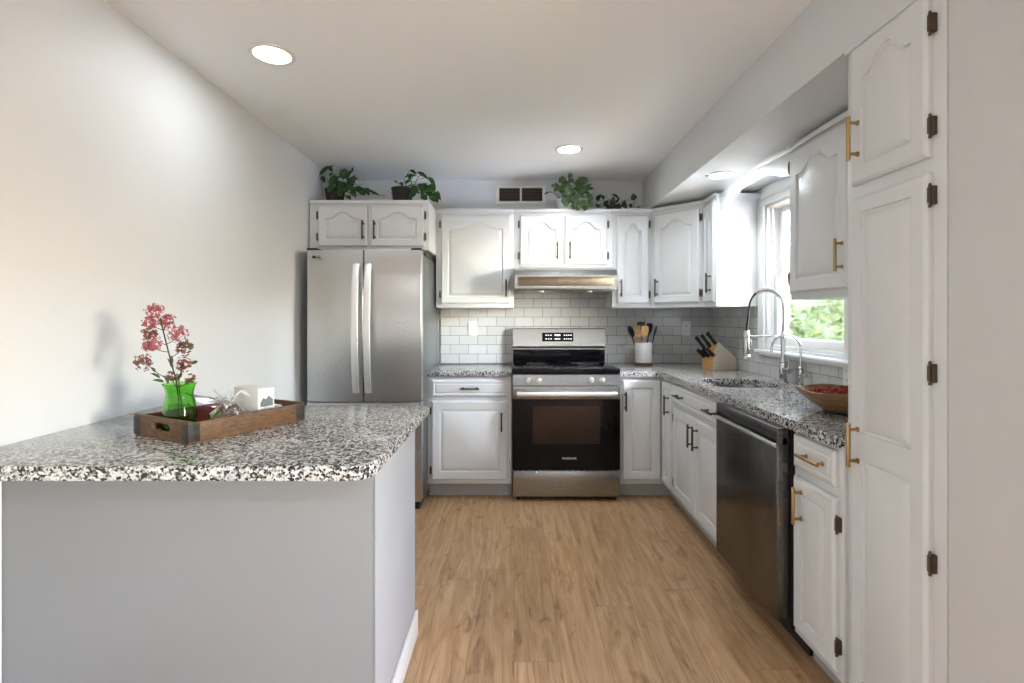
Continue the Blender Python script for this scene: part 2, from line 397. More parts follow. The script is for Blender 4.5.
def sash(x, z0, z1, ff=.045, bb=.05, name='window_sash'):
    y0, y1 = WY0+.018, WY1-.018
    b = MB(); b.box(x, x+.03, y0, y0+ff, z0, z1, .004); b.box(x, x+.03, y1-ff, y1, z0, z1, .004)
    b.box(x, x+.03, y0+ff, y1-ff, z0, z0+bb, .004); b.box(x, x+.03, y0+ff, y1-ff, z1-.034, z1, .004)
    o = W(b, name)
    g = MB().box(x+.012, x+.016, y0+ff-.005, y1-ff+.005, z0+bb-.005, z1-.034+.005)
    bmesh.ops.translate(g.bm, verts=g.bm.verts, vec=-Vector(wt.location)); g.build('window_pane', M_pane, o, smooth=False)
sash(XR+.045, WZ0+.02, 1.575); sash(XR+.078, 1.540, WZ1-.018)
W(MB().box(XR+.030, XR+.045, 2.93, 2.99, 1.566, 1.585, .003), 'sash_lock')

# outside
struct(MB().box(1.82, 14, -6, 16, -.5, -.35).build('ground', mat('patio_concrete', (.62, .61, .58), .85), smooth=False), 'unseen pale ground outside the window, added to bounce daylight in')  # out of view; pale tone throws sunlight up through the window
b = MB(); rnd = random.Random(3)
for i in range(15000):
    y = rnd.uniform(2.5, 11.5); z = rnd.uniform(-.3, 2.4) ; x = 3.6 + .25*math.sin(y*2.1)*math.sin(z*2.7+y) + rnd.uniform(0, .38)
    s_ = rnd.uniform(.03, .055)
    e = Euler((rnd.uniform(-1.2, 1.2), rnd.uniform(-1.2, 1.2), rnd.uniform(0, 6.28))).to_matrix()
    vs = [b.bm.verts.new(Vector((x, y, z)) + e @ Vector(p)) for p in ((0, -s_, 0), (s_*.5, 0, .006), (0, s_, 0), (-s_*.5, 0, .006))]
    b.bm.faces.new(vs)
b.box(3.9, 4.6, 2.3, 11.7, -.35, 2.3)
tag(b.build('garden_hedge', M_hedge, smooth=False, fix=False), 'dense light green hedge outside the window', 'hedge')

# ------------------------------------------------------------------ cabinetry
def outline(x0, x1, z0, z1, i, A, y, sp=0.0):
    a, c_, lo, hi = x0+i, x1-i, z0+i, z1-i
    pts = []; nb, ns, nt = 6, 4, 30
    if A: hi -= A
    for k in range(nb): pts.append((a+(c_-a)*k/nb, y, lo))
    for k in range(ns): pts.append((c_, y, lo+(hi-lo)*k/ns))
    for k in range(nt):
        t = k/nt; u = abs(t-.5)*2
        h = 0 if u > .82 else 1 if u < .06 else (.5+.5*math.cos(math.pi*(u-.06)/.76))
        if sp and u < .8: h = h*(1-sp) + sp*(1-u/.8)
        pts.append((c_-(c_-a)*t, y, hi+A*h))
    for k in range(ns): pts.append((a, y, hi-(hi-lo)*k/ns))
    return pts
def bar_pull(parent, x, z, y, vertical=True, ln=.135, m=None):
    b = MB(); d = ln/2; pz = .048
    P0 = (lambda t, yy: (x, yy, z+t)) if vertical else (lambda t, yy: (x+t, yy, z))
    b.cyl(P0(-d, y-.030), P0(d, y-.030), .0062, n=14, bev=.0012)
    for t in (-pz, pz): b.cyl(P0(t, y-.030), P0(t, y), .0048, n=12)
    for t in (-pz, pz): b.cyl(P0(t, y-.003), P0(t, y), .0085, n=12)
    return b.build('handle', m or M_brass, parent)
def hinge(parent, x, z, y, side):
    b = MB(); s_ = 1 if side == 'R' else -1
    xa, xb = sorted((x+s_*.0008, x+s_*.014)); b.box(xa, xb, y+.006, y+.0195, z-.024, z+.024, .002)
    b.cyl((x+s_*.006, y+.004, z-.020), (x+s_*.006, y+.004, z+.020), .0045, n=12)
    for t in (-.026, .026): b.cyl((x+s_*.006, y+.006, z+t-.005), (x+s_*.006, y+.006, z+t+.005), .0045, .003, n=10)
    return b.build('hinge', M_bronze, parent)
TH = .020
def door(parent, x0, x1, z0, z1, A=0, st=.052, hand=None, hing=None, hz=None, origin=None, rotz=0, split=None, name='door', sp=0, hmat=None):
    """door slab in cabinet coordinates: face at y=-TH, back on the cabinet face y=0"""
    o0 = origin or (0, 0, 0); w_, h_ = x1-x0, z1-z0
    b = MB()
    regs = [(0, h_, True, True)] if not split else [(0, split, True, False), (split, h_, False, True)]
    for lo, hi, cb, ct in regs:
        def rect(i, y):
            p = outline(0, w_, lo, hi, 0, 0, y)
            q = []
            for (px, py, pz) in p:
                fx = min(max(px, i), w_-i)
                fz = pz
                if cb: fz = max(fz, lo+i)
                if ct: fz = min(fz, hi-i)
                q.append((fx, py, fz))
            return q
        m0 = 0 if cb else .0; stb = st; 
        lo2, hi2 = (lo if cb else lo-st*.22), (hi if ct else hi+st*.22)
        o_ = lambda i, y: outline(0, w_, lo2, hi2, i, A if ct else 0, y, sp)
        b.loops([rect(0, -.0005), rect(0, -TH+.008), rect(.004, -TH+.004), rect(.010, -TH), o_(st, -TH), o_(st+.002, -TH+.008), o_(st+.010, -TH+.009), o_(st+.014, -TH+.006), o_(st+.032, -TH+.0005)], cap0=True)
    d = b.build(name, M_cab, parent, loc=(o0[0]+x0*math.cos(rotz), o0[1]+x0*math.sin(rotz), o0[2]+z0), rotz=rotz, ang=22)
    if hand:
        for (hx, hzz, ver) in (hand if isinstance(hand, list) else [hand]): bar_pull(d, hx-x0, hzz-z0, -TH, ver, m=hmat)
    if hing:
        zs = hz or (z0+.07, z1-.07); x = w_ if hing == 'R' else 0
        for z in zs: hinge(d, x, z-z0, -TH, hing)
    return d
def drawer(parent, x0, x1, z0, z1, hand, origin=None, rotz=0, hmat=None):
    o0 = origin or (0, 0, 0); w_, h_ = x1-x0, z1-z0
    b = MB(); r = lambda i, y: outline(0, w_, 0, h_, i, 0, y)
    b.loops([r(0, -.0005), r(0, -TH+.008), r(.004, -TH+.004), r(.012, -TH), r(.020, -TH), r(.023, -TH+.004), r(.028, -TH+.004), r(.034, -TH+.0005)])
    d = b.build('drawer', M_cab, parent, loc=(o0[0]+x0*math.cos(rotz), o0[1]+x0*math.sin(rotz), o0[2]+z0), rotz=rotz, ang=22)
    for hx in hand: bar_pull(d, hx-x0, h_/2, -TH, False, m=hmat)
    return d
G_UP = 'wall cabinets'; G_BASE = 'base cabinets'
M_pull = mat('brass_pull_darkened', (.10, .085, .065), .35, 1.0)  # same brass darkened in colour, as far pulls reflect dark surroundings
def upper(label, loc, rotz, w_, d_, h_, crown=True):
    t = thing('wall_cabinet', label, 'cabinet', loc, rotz, G_UP)
    MB().box(.0005, w_-.0005, 0, d_, 0, h_, .002).build('body', M_cab, t)
    if crown: MB().box(.0005, w_-.0005, -.014, -.0003, h_-.022, h_+.004, .004).build('crown_strip', M_cab, t)
    return t
UZ, UH = 1.372, .762
YU = 3.975; DU = YB-YU-.001
# over the fridge
t = upper('white two-door cabinet above the fridge with two arched panels', (-1.462, 3.66, 1.779), 0, .855, YB-3.66-.001, .351)
door(t, .066, .416, .022, .316, .045, .050, (.390, .137, True), 'L', hmat=M_pull)
door(t, .440, .822, .022, .316, .045, .050, (.472, .137, True), 'R', hmat=M_pull)
# left of hood
t = upper('large white single-door wall cabinet between the fridge and the hood', (-.605, YU, UZ), 0, .605, DU, UH)
door(t, .040, .575, .032, .716, .050, .055, (.545, .150, True), 'L', hmat=M_pull)
# above hood
t = upper('white two-door cabinet directly above the range hood', (0, YU, 1.682), 0, .762, DU, UZ+UH-1.682)
door(t, .045, .373, .022, .405, .055, .052, (.335, .13, True), 'L', hmat=M_pull)
door(t, .393, .722, .022, .405, .055, .052, (.431, .13, True), 'R', hmat=M_pull)
# narrow right of hood
t = upper('narrow white wall cabinet just right of the range hood', (.762, YU, UZ), 0, .3045, DU, UH)
door(t, .034, .282, .032, .716, .060, .058, (.062, .150, True), 'R', sp=.5, hmat=M_pull)
# diagonal corner
A0 = (1.067, YU); B0 = (1.362, 3.670)
ct = thing('wall_cabinet', 'white diagonal corner wall cabinet facing out of the corner', 'cabinet', (A0[0], A0[1], UZ), 0, G_UP)
poly = [(0, 0), (B0[0]-A0[0], B0[1]-A0[1]), (XR-.001-A0[0], B0[1]-A0[1]), (XR-.001-A0[0], YB-.001-A0[1]), (0, YB-.001-A0[1])]
MB().prism(poly, 0, UH, .002).build('body', M_cab, ct)
dl = math.hypot(B0[0]-A0[0], B0[1]-A0[1]); da = math.atan2(B0[1]-A0[1], B0[0]-A0[0])
door(ct, .030, dl-.030, .032, .716, .055, .055, (.060, .150, True), 'R', rotz=da, hmat=M_pull)
MB().box(.008, dl-.008, -.014, -.0003, UH-.022, UH+.004, .004).build('crown_strip', M_cab, ct, rotz=da)
# right run: origins at the far end, x runs toward the camera
XU = 1.362; DR = XR-XU-.001
RZ = R(-90)
t = upper('narrow white wall cabinet at the far side of the window', (XU, 3.6695, UZ), RZ, .2285, DR, UH)
door(t, .020, .212, .032, .716, .055, .045, (.170, .16, True), 'L', sp=.3, hmat=M_pull)
t = upper('white wall cabinet hanging over the bowl, nearest to the pantry', (XU, 2.514, UZ+.012), RZ, .856, DR, UH-.012)
door(t, .012, .452, .032, .716, .060, .062, (.420, .170, True), 'L')
door(t, .462, .840, .032, .716, .060, .062, None, 'R')
# arched valance over the window
N = 24; pts = []
Lv = 3.440-2.515
va = [(0, .735)]
prof = []
for k in range(N+1):
    u = k/N; x = u*Lv; e = abs(u-.5)*2
    z = .640 if e > .93 else .640 + .068*(.5+.5*math.cos(math.pi*min(1, max(0, (e-.30)/.60))))
    prof.append((x, z))
poly = [(x, z) for x, z in prof] + [(Lv, .760), (0, .760)]
b = MB(); b.prism(poly, -.019, -.0003)
for v in b.bm.verts: v.co = Vector((v.co.x, -v.co.z, v.co.y))
vb = b.build('window_valance', M_cab, None, (XU+.020, 3.4405, UZ), RZ)
vb.scale = (.9985, 1, 1)
tag(vb, 'white arched wooden valance bridging the cabinets above the window', 'valance')

# base cabinets ----------------------------------------------------------
ZC = .8755; YF = 3.670; XF = 1.070
def base_body(t, w_, d_, zt=ZC, kick=True):
    b = MB(); b.box(.0005, w_-.0005, 0, .02, .105, zt, .0015); b.box(.0005, .018, .02, d_, .105, zt); b.box(w_-.018, w_-.0005, .02, d_, .105, zt)
    b.box(.018, w_-.018, .02, d_, .105, .123); b.box(.018, w_-.018, d_-.012, d_, .123, zt)
    b.build('body', M_cab, t)
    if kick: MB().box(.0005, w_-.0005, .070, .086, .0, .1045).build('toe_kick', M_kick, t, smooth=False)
t = thing('base_cabinet', 'white base cabinet with one drawer, left of the range', 'cabinet', (-.619, YF, 0), 0, G_BASE)
base_body(t, .603, .60)
drawer(t, .030, .575, .730, .852, [.305], hmat=M_pull)
door(t, .030, .575, .135, .700, 0, .060, (.530, .555, True), 'L', hmat=M_pull)
# lazy susan corner, L shaped
t = thing('corner_base_cabinet', 'white L-shaped corner base cabinet right of the range with folding doors', 'cabinet', (.752, YF, 0), 0, G_BASE)
x2, y2 = XF-.752, 3.442-YF
b = MB()
b.box(0, x2+.02, 0, .02, .105, ZC, .0015); b.box(x2, x2+.02, y2+.0005, 0, .105, ZC, .0015)
b.box(0, .018, .02, .60, .105, ZC); b.box(x2+.02, XR-.001-.752, y2+.0005, y2+.018, .105, ZC)
b.box(.018, XR-.02-.752, .02, .60, .105, .123); b.box(x2+.02, XR-.02-.752, y2+.018, .02, .105, .123)
b.box(.018, XR-.001-.752, .59, .60, .123, ZC); b.box(XR-.012-.752, XR-.001-.752, y2+.018, .59, .123, ZC)
b.build('body', M_cab, t)
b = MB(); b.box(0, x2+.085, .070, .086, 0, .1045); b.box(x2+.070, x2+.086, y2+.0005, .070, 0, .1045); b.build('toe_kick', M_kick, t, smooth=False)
door(t, .022, x2-.021, .135, .852, 0, .058, (.042, .700, True), None, hmat=M_pull)
door(t, .022, .215, .135, .852, 0, .045, (.188, .700, True), None, origin=(x2, 0, 0), rotz=RZ, hmat=M_pull)
# sink base
t = thing('base_cabinet', 'white two-door base cabinet under the sink with a wide false drawer', 'cabinet', (XF, 3.4415, 0), RZ, G_BASE)
base_body(t, .871, XR-XF-.001)
drawer(t, .020, .860, .735, .855, [.205, .72], hmat=M_pull)
door(t, .053, .465, .135, .705, 0, .060, (.430, .600, True), 'L', hmat=M_pull)
door(t, .471, .860, .135, .705, 0, .060, (.510, .600, True), 'R', hmat=M_pull)
# near base
t = thing('base_cabinet', 'narrow white base cabinet with drawer between dishwasher and pantry', 'cabinet', (XF, 1.950, 0), RZ, G_BASE)
base_body(t, .2925, XR-XF-.001)
drawer(t, .018, .268, .740, .860, [.160])
door(t, .018, .268, .135, .705, 0, .052, (.078, .610, True), 'R', hz=(.62, .22))
# pantry
t = thing('pantry_cabinet', 'tall white pantry cabinet with two stacked doors at the right', 'cabinet', (XN, 1.656, 0), RZ)
MB().box(0, .379, 0, XR-XN-.001, .105, 2.158, .002).build('body', M_cab, t)
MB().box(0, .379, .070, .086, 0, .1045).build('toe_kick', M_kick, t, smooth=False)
MB().box(0, .379, -.012, -.0003, 2.143, 2.158, .003).build('crown_strip', M_cab, t)
door(t, .038, .338, 1.712, 2.140, .055, .050, (.078, 1.850, True), 'R', hz=(2.053, 1.79), name='door')
door(t, .038, .338, .135, 1.672, 0, .050, (.078, .905, True), 'R', hz=(1.612, 1.156, .668, .22), split=.77)

# ------------------------------------------------------------------ granite counters
def rounded(x0, x1, y0, y1, r, n=8, corners=(1, 1, 1, 1)):
    pts = []
    for (cx, cy, a0, f) in ((x1-r, y0+r, -90, corners[0]), (x1-r, y1-r, 0, corners[1]), (x0+r, y1-r, 90, corners[2]), (x0+r, y0+r, 180, corners[3])):
        for k in range(n+1):
            a = R(a0+90*k/n)
            if f: pts.append((cx+r*math.cos(a), cy+r*math.sin(a)))
            else:
                qx = x1 if cx > (x0+x1)/2 else x0; qy = y1 if cy > (y0+y1)/2 else y0
                pts.append((qx, qy)); break
    return pts
tag(MB().box(-.621, -.0155, 3.640, YB-.010, .876, .914, .006, 3).build('granite_countertop', M_gran),
    'speckled granite countertop left of the range', 'countertop', 'granite countertops')
# L-shaped slab with the sink cut-out: built from a 2-D grid walk with the hole bridged in
XC = 1.040
SX0, SX1, SY0, SY1, SR = 1.130, 1.500, 2.795, 3.215, .10
outerL = [(.753, 3.640), (XC-.03, 3.640), (XC, 3.610)]
b = MB()
b.prism([(.753, 3.640), (XC-.04, 3.640), (XC-.012, 3.628), (XC, 3.600), (XC, 3.30), (XR-.010, 3.30), (XR-.010, YB-.010), (.753, YB-.010)], .876, .914)
b.prism([(XC, 1.6575), (XR-.010, 1.6575), (XR-.010, 2.70), (XC, 2.70)], .876, .914)
hole = rounded(SX0, SX1, SY0, SY1, SR, 8)
def ray_rect(px, py, x0, x1, y0, y1):
    cx, cy = (SX0+SX1)/2, (SY0+SY1)/2; dx, dy = px-cx, py-cy
    t_ = min((x1-cx)/dx if dx > 0 else (x0-cx)/dx if dx < 0 else 1e9, (y1-cy)/dy if dy > 0 else (y0-cy)/dy if dy < 0 else 1e9)
    return (cx+dx*t_, cy+dy*t_)
out_ = [ray_rect(px, py, XC, XR-.010, 2.70, 3.30) for px, py in hole]
# snap the nearest ring point to each rectangle corner
for qx, qy in ((XC, 2.70), (XR-.010, 2.70), (XR-.010, 3.30), (XC, 3.30)):
    k = min(range(len(out_)), key=lambda i: (out_[i][0]-qx)**2+(out_[i][1]-qy)**2); out_[k] = (qx, qy)
_, hb = b.holed(out_, hole, .876, .914); bmesh.ops.recalc_face_normals(hb, faces=hb.faces); b.merge(hb)
bmesh.ops.remove_doubles(b.bm, verts=b.bm.verts, dist=.0003)
# drop the inner seams left between the three pieces
kill = [f for f in b.bm.faces if abs(f.normal.y) > .9 and (abs(f.calc_center_median().y-2.70) < .001 or abs(f.calc_center_median().y-3.30) < .001)]
bmesh.ops.delete(b.bm, geom=kill, context='FACES_ONLY')
ct = tag(b.build('granite_countertop', M_gran, smooth=False), 'L-shaped speckled granite countertop holding the sink along the window', 'countertop', 'granite countertops')
# sink bowl
t = thing('kitchen_sink', 'undermount stainless sink set into the granite under the window', 'sink', ((SX0+SX1)/2, (SY0+SY1)/2, .70))
b = MB(); z_ = lambda l, z: [(x-t.location.x, y-t.location.y, z-.70) for x, y in l]
ex = lambda e: rounded(SX0-e, SX1+e, SY0-e, SY1+e, SR+e*.5, 8)
b.loops([z_(ex(.012), .874), z_(ex(.002), .874), z_(ex(.0), .86), z_(ex(-.008), .72), z_(ex(-.03), .702), z_(ex(-.12), .698)], cap0=False, cap1=True)
b.build('basin', M_steel, t, fix=False)
MB().cyl((0, 0, -.001), (0, 0, .004), .04, n=24, bev=.001).build('drain', M_chrome, t)

# peninsula
ZP = .930
tag(MB().prism([(XL+.001, 1.268), (-.41, 1.268), (-.383, 1.276), (-.363, 1.296), (-.355, 1.323), (-.355, 2.15), (XL+.001, 2.15)], .892, ZP, .005).build('granite_countertop', M_gran),
    'speckled granite peninsula top holding the crate and vase', 'countertop', 'granite countertops')
t = thing('peninsula_base', 'plain white peninsula base carrying the granite top', 'peninsula', (-.93, 1.77, 0))
PX, PY = t.location.x, t.location.y
MB().box(XL+.002-PX, -.4065-PX, 1.464-PY, 1.50-PY, 0, .8915, .001).build('front_panel', mat('front_panel_shaded_grey', (.235, .237, .24), .5), t)['label'] = 'flat grey front panel, colour darkened for shade'  # grey paint also carries the shade of the front face in its colour
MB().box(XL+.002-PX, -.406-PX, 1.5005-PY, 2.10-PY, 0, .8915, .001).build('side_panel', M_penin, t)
b = MB(); b.box(-.4055-PX, -.393-PX, 1.452-PY, 2.10-PY, 0, .1, .003); b.box(XL+.03-PX, -.4055-PX, 1.4515-PY, 1.4635-PY, 0, .1, .003); b.build('baseboard', M_trim, t)
MB().box(XL+.002-PX, XL+.012-PX, 1.452-PY, 1.4635-PY, .1005, .891, .002).build('edge_trim', M_trim, t)

# ------------------------------------------------------------------ refrigerator
FX0, FX1, FY = -1.385, -.620, 3.41
t = thing('refrigerator', 'stainless steel french-door refrigerator under the left cabinet', 'refrigerator', ((FX0+FX1)/2, FY, 0))
fw = (FX1-FX0)/2
MB().box(-fw, fw, .095, .80, .04, 1.725, .004).build('body', M_fside, t)
MB().box(-fw+.02, fw-.02, .06, .70, 0.0, .0395).build('base_grille', M_black, t)
def curved_panel(x0, x1, z0, z1, bulge, side):
    # front curving gently back toward the outer edge
    b = MB(); n_ = 14; pr = []
    for k in range(n_+1):
        u = k/n_; x = x0+(x1-x0)*u; a = abs(x)/fw
        y = bulge*(a**2.6)
        if k == 0 or k == n_: y += .006
        pr.append((x, y))
    pr = pr[:1] + [(pr[0][0]+.004 if False else p[0], p[1]) for p in pr[1:-1]] + pr[-1:]
    pr[0] = (x0, pr[1][1]+.004); pr.insert(1, (x0+.004, pr[1][1])); pr[-1] = (x1, pr[-2][1]+.006); pr.insert(-1, (x1-.004, pr[-2][1]+.001))
    poly = pr + [(x1, .085), (x0, .085)]
    return b.prism(poly, z0, z1, .002)
for s_, lab in ((-1, 'L'), (1, 'R')):
    x0, x1 = (-fw, -.004) if s_ < 0 else (.004, fw)
    d = curved_panel(x0, x1, .735, 1.748, .018, s_).build('door', M_steelfr, t, ang=30)
    hp = []
    for k in range(25):
        u = k/24; zz = .80+.85*u; bow = math.sin(math.pi*u)
        hp.append((zz, -.030-.042*bow**.6))
    b = MB(); xh = s_*.040
    Ls = []
    for zz, yy in hp:
        Ls.append([(xh-.023, yy+.004, zz), (xh-.019, yy-.004, zz), (xh, yy-.0065, zz), (xh+.019, yy-.004, zz), (xh+.023, yy+.004, zz), (xh+.018, yy+.009, zz), (xh-.018, yy+.009, zz)])
    b.loops(Ls)
    for zz in (.815, 1.635): b.box(xh-.013, xh+.013, -.036, .002, zz-.018, zz+.018, .003)
    b.build('handle', M_handle, d)
    if s_ < 0:
        MB().cyl((-fw+.050, -.0005, 1.700), (-fw+.050, .012, 1.700), .0095, n=20).build('emblem', M_black, d)
        text('LG', .024, M_black, d, (-fw+.080, .0, 1.700), (R(90), 0, R(-4)), 'lettering', ext=.002)
# dark gasket gap in the middle and between door and body
MB().box(-.0035, .0035, .012, .084, .735, 1.745).build('door_gasket', M_black, t)
MB().box(-fw+.006, fw-.006, .0855, .0945, .06, 1.742).build('gasket', M_black, t)
MB().box(-fw, fw, .165, .80, 1.7255, 1.762, .003).build('top_cover', M_black, t)  # black slab stands in for the shade in the gap above the fridge
for z0, z1 in ((.405, .728), (.065, .398)):
    d = curved_panel(-fw, fw, z0, z1, .018, 0).build('drawer', M_steelfr, t, ang=30)
    b = MB(); b.tube([(-fw+.06, 0, z1-.05), (-fw+.07, -.05, z1-.05), (fw-.07, -.05, z1-.05), (fw-.06, 0, z1-.05)], .011, 10); b.build('handle', M_handle, d)
for s_ in (-1, 1): MB().box(s_*fw-.07*(s_ > 0), s_*fw+.07*(s_ < 0), .012, .16, 1.7485, 1.762, .004).build('hinge_cover', M_black, t)

# ------------------------------------------------------------------ range
RX, RY = .369, 3.606
t = thing('electric_range', 'stainless steel electric range with black glass oven door', 'range', (RX, RY, 0))
hw = .378
b = MB(); b.box(-hw, hw, .034, .655, .035, .896, .003); b.build('body', M_steel, t)
for sx in (-1, 1):
    for yy in (.06, .6): MB().cyl((sx*(hw-.04), yy, 0), (sx*(hw-.04), yy, .0345), .018, n=14).build('foot', M_black, t)
ctp = MB().box(-hw-.001, hw+.001, -.006, .600, .8965, .936, .006, 3).build('cooktop', M_blackglass, t)
for (x, y, r) in ((-.19, .17, .105), (.19, .17, .08), (-.19, .42, .08), (.19, .42, .105)):
    b = MB(); N_ = 40
    for rr in (r, r*.62):
        o_ = [(x+rr*math.cos(2*math.pi*k/N_), y+rr*math.sin(2*math.pi*k/N_)) for k in range(N_)]
        i_ = [(x+(rr-.003)*math.cos(2*math.pi*k/N_), y+(rr-.003)*math.sin(2*math.pi*k/N_)) for k in range(N_)]
        _, q = b.holed(o_, i_, .9362, .9366); b.merge(q)
    b.build('burner_ring', mat('burner_grey', (.10, .10, .10), .3), ctp)
# control fascia, slightly slanted
b = MB(); P_ = [(.0, .818), (.0, .826), (.006, .892), (.012, .896), (.0335, .896), (.0335, .818)]
b.prism([(y, z) for y, z in P_], -hw, hw)
for v in b.bm.verts: v.co = Vector((v.co.z, v.co.x, v.co.y))
fas = b.build('control_fascia', M_steel, t)
for x in (-.272, -.196, .175, .251):
    b = MB(); b.cyl((x, .005, .856), (x, -.006, .855), .022, n=24, bev=.002); b.cyl((x, -.006, .855), (x, -.030, .854), .020, .018, n=24, bev=.003)
    b.box(x-.004, x+.004, -.034, -.006, .838, .872, .002); b.build('knob', M_handle, fas)
# oven door
d = MB().box(-hw, hw, 0, .030, .222, .812, .004)
# (front face carries the glass; steel cap strip above)
d = d.build('oven_door', M_blkmatte, t)
b = MB(); b.box(-hw, hw, -.006, -.0003, .722, .812, .002); b.build('door_cap', M_steel, d)
N_ = 0
outer = [(-hw+.001, .226), (hw-.001, .226), (hw-.001, .720), (-hw+.001, .720)]
inner = [(-.238, .405), (.238, .405), (.238, .672), (-.238, .672)]
b = MB(); _, q = b.holed(outer, inner, .0003, .006); b.merge(q)
for v in b.bm.verts: v.co = Vector((v.co.x, -v.co.z, v.co.y))
b.build('glass_front', M_blackglass, d, smooth=False)
MB().box(-.238, .238, -.0052, -.0030, .405, .672).build('oven_window', mat('tinted_oven_glass', (.020, .010, .006), .04, 0, Specular_IOR_Level=.3), d, smooth=False)
b = MB()
for zz in (.50, .545): b.cyl((-.232, -.0024, zz), (.232, -.0024, zz), .0008, n=6)
b.build('rack_line', mat('rack', (.35, .28, .2), .4, .5), d)
b = MB(); b.box(-.352, .352, -.058, -.036, .745, .778, .010, 3)
for sx in (-1, 1): b.box(sx*.335-.016, sx*.335+.016, -.040, -.006, .747, .776, .004)
b.build('handle', M_handle, d)
text('FRIGIDAIRE', .020, M_white, d, (.02, -.0063, .305), (R(90), 0, 0))
dr = MB(); dr.box(-hw, hw, .0, .030, .034, .216, .005); dr.build('storage_drawer', M_steel, t)
# backguard
b = MB(); pr = [(.601, .9365), (.602, 1.045), (.590, 1.060), (.612, 1.200), (.625, 1.208), (.662, 1.208), (.662, .9365)]
b.prism(pr, -hw, hw)
for v in b.bm.verts: v.co = Vector((v.co.z, v.co.x, v.co.y))
for f in b.bm.faces: pass
bg_ = b.build('backguard', M_steel, t, ang=25)
MB().box(-hw+.002, hw-.002, .593, .6005, .9365, 1.034, .001).build('splash_glass', M_blackglass, bg_)
yy = lambda z: .590 + (z-1.060)/(1.20-1.06)*.022
tilt = math.atan2(.022, .14)
b = MB(); b.box(-.138, .118, -.003, -.0003, -.036, .036, .001)
bmesh.ops.rotate(b.bm, verts=b.bm.verts, cent=(0, 0, 0), matrix=Matrix.Rotation(-tilt, 3, 'X'))
bmesh.ops.translate(b.bm, verts=b.bm.verts, vec=(0, yy(1.135), 1.135))
dp = b.build('display_panel', M_blackglass, bg_, smooth=False)
for row, z0 in (('top', 1.151), ('bottom', 1.120)):
    b = MB()
    for cx in (-.105, -.085, -.065, -.030, -.018, -.006, .006, .045, .063, .081, .099):
        hgt = .006 if row == 'top' and -.035 < cx < .01 else .0032
        b.box(cx-.0048, cx+.0048, yy(z0)-.0044, yy(z0)-.0034, z0-hgt, z0+hgt)
    o_ = b.build('key_marks', M_display, dp, smooth=False)

# ------------------------------------------------------------------ range hood
t = thing('range_hood', 'slim stainless under-cabinet range hood with two small lamps', 'range hood', (.382, 3.76, 1.50))
hw2 = .379
b = MB(); pr = [(.0, .010), (.0, .108), (.035, .150), (.17, .180), (.5085, .180), (.5085, .040), (.50, .030), (.022, .010)]
b.prism(pr, -hw2, hw2, 0)
for v in b.bm.verts: v.co = Vector((v.co.z, v.co.x, v.co.y))
b.build('shell', M_steel, t, ang=20)
b = MB(); b.box(-hw2+.01, hw2-.01, .03, .50, -.004, .0095, .003); b.build('underside_tray', mat('hood_filter', (.22, .22, .21), .35, 1), t)
b = MB(); b.box(-hw2+.03, hw2-.03, -.003, -.0003, .030, .096, .001); b.build('front_band', steel('hood_band', (.20, .155, .11), .28), t)
for x in (-.19, .17):
    b = MB(); b.lathe([(0, -.014), (.10, -.013), (.16, -.0045)], (x, .20, 0), 32); b.build('fan_grille', M_steel, t)
    MB().cyl((x+.01, .055, -.014), (x+.01, .055, -.0045), .022, n=20, bev=.002).build('hood_lamp', M_white, t)

# ------------------------------------------------------------------ dishwasher
t = thing('dishwasher', 'worn dark stainless dishwasher standing proud of the cabinets', 'dishwasher', (1.008, 2.556, 0), RZ)
dwl = .592
d = MB().box(0, dwl, .0, .048, .135, .812, .006).build('door', M_steeldw, t)
b = MB(); b.box(0, dwl, .0, .048, .832, .874, .005); b.box(0, dwl, .022, .048, .810, .834); b.box(0, .006, .0, .04, .806, .84, .001); b.box(dwl-.006, dwl, .0, .04, .806, .84, .001)
b.build('control_strip', steel('dishwasher_control', (.12, .12, .12), .35), t)
b = MB(); b.box(.006, dwl-.006, -.002, .018, .796, .812, .003); b.build('pocket_handle', M_handle, d)
b = MB()
for x in (.40, .45, .49): b.box(x, x+.012, -.0012, -.0002, .850, .860)
b.build('control_marks', M_black, t)
MB().box(-.0, dwl, .052, .62, .10, .872).build('tub', M_dark, t, smooth=False)
MB().box(.0, dwl, .125, .14, 0, .099).build('toe_kick', M_dark, t, smooth=False)
# ------------------------------------------------------------------ outlets and vent
def outlet(label, loc, rotz, rocker=False):
    t = thing('wall_outlet', label, 'outlet', loc, rotz, 'outlets on the backsplash')
    MB().box(-.037, .037, -.006, -.0002, -.060, .060, .003).build('plate', M_white, t)
    b = MB()
    for z in (-.022, .022): b.cyl((0, -.0062, z), (0, -.009, z), .016, n=24, bev=.001)
    s = b.build('socket', M_white, t)
    b = MB()
    for z in (-.022, .022):
        for x in (-.006, .006): b.box(x-.0012, x+.0012, -.0096, -.0091, z-.002, z+.007)
        b.cyl((0, -.0091, z-.008), (0, -.0096, z-.008), .0022, n=10)
    b.build('slot', M_black, s)
    return t
outlet('white outlet on the tiles left of the range', (-.345, YB-.009, 1.205), 0)
outlet('white outlet on the tiles between crock and knife block', (1.435, YB-.009, 1.205), 0)
outlet('white outlet on the tiles under the window beside the bowl', (XR-.009, 2.525, 1.01), RZ)
t = thing('air_vent', 'white framed two-panel air vent on the wall above the cabinets', 'vent', (.057, YB-.0005, 2.322))
b = MB(); b.box(-.208, .208, -.010, 0, -.077, -.055, .002); b.box(-.208, .208, -.010, 0, .055, .077, .002)
b.box(-.208, -.180, -.010, 0, -.055, .055, .002); b.box(.180, .208, -.010, 0, -.055, .055, .002); b.box(-.008, .008, -.010, 0, -.055, .055, .002)
b.build('frame', M_trim, t)
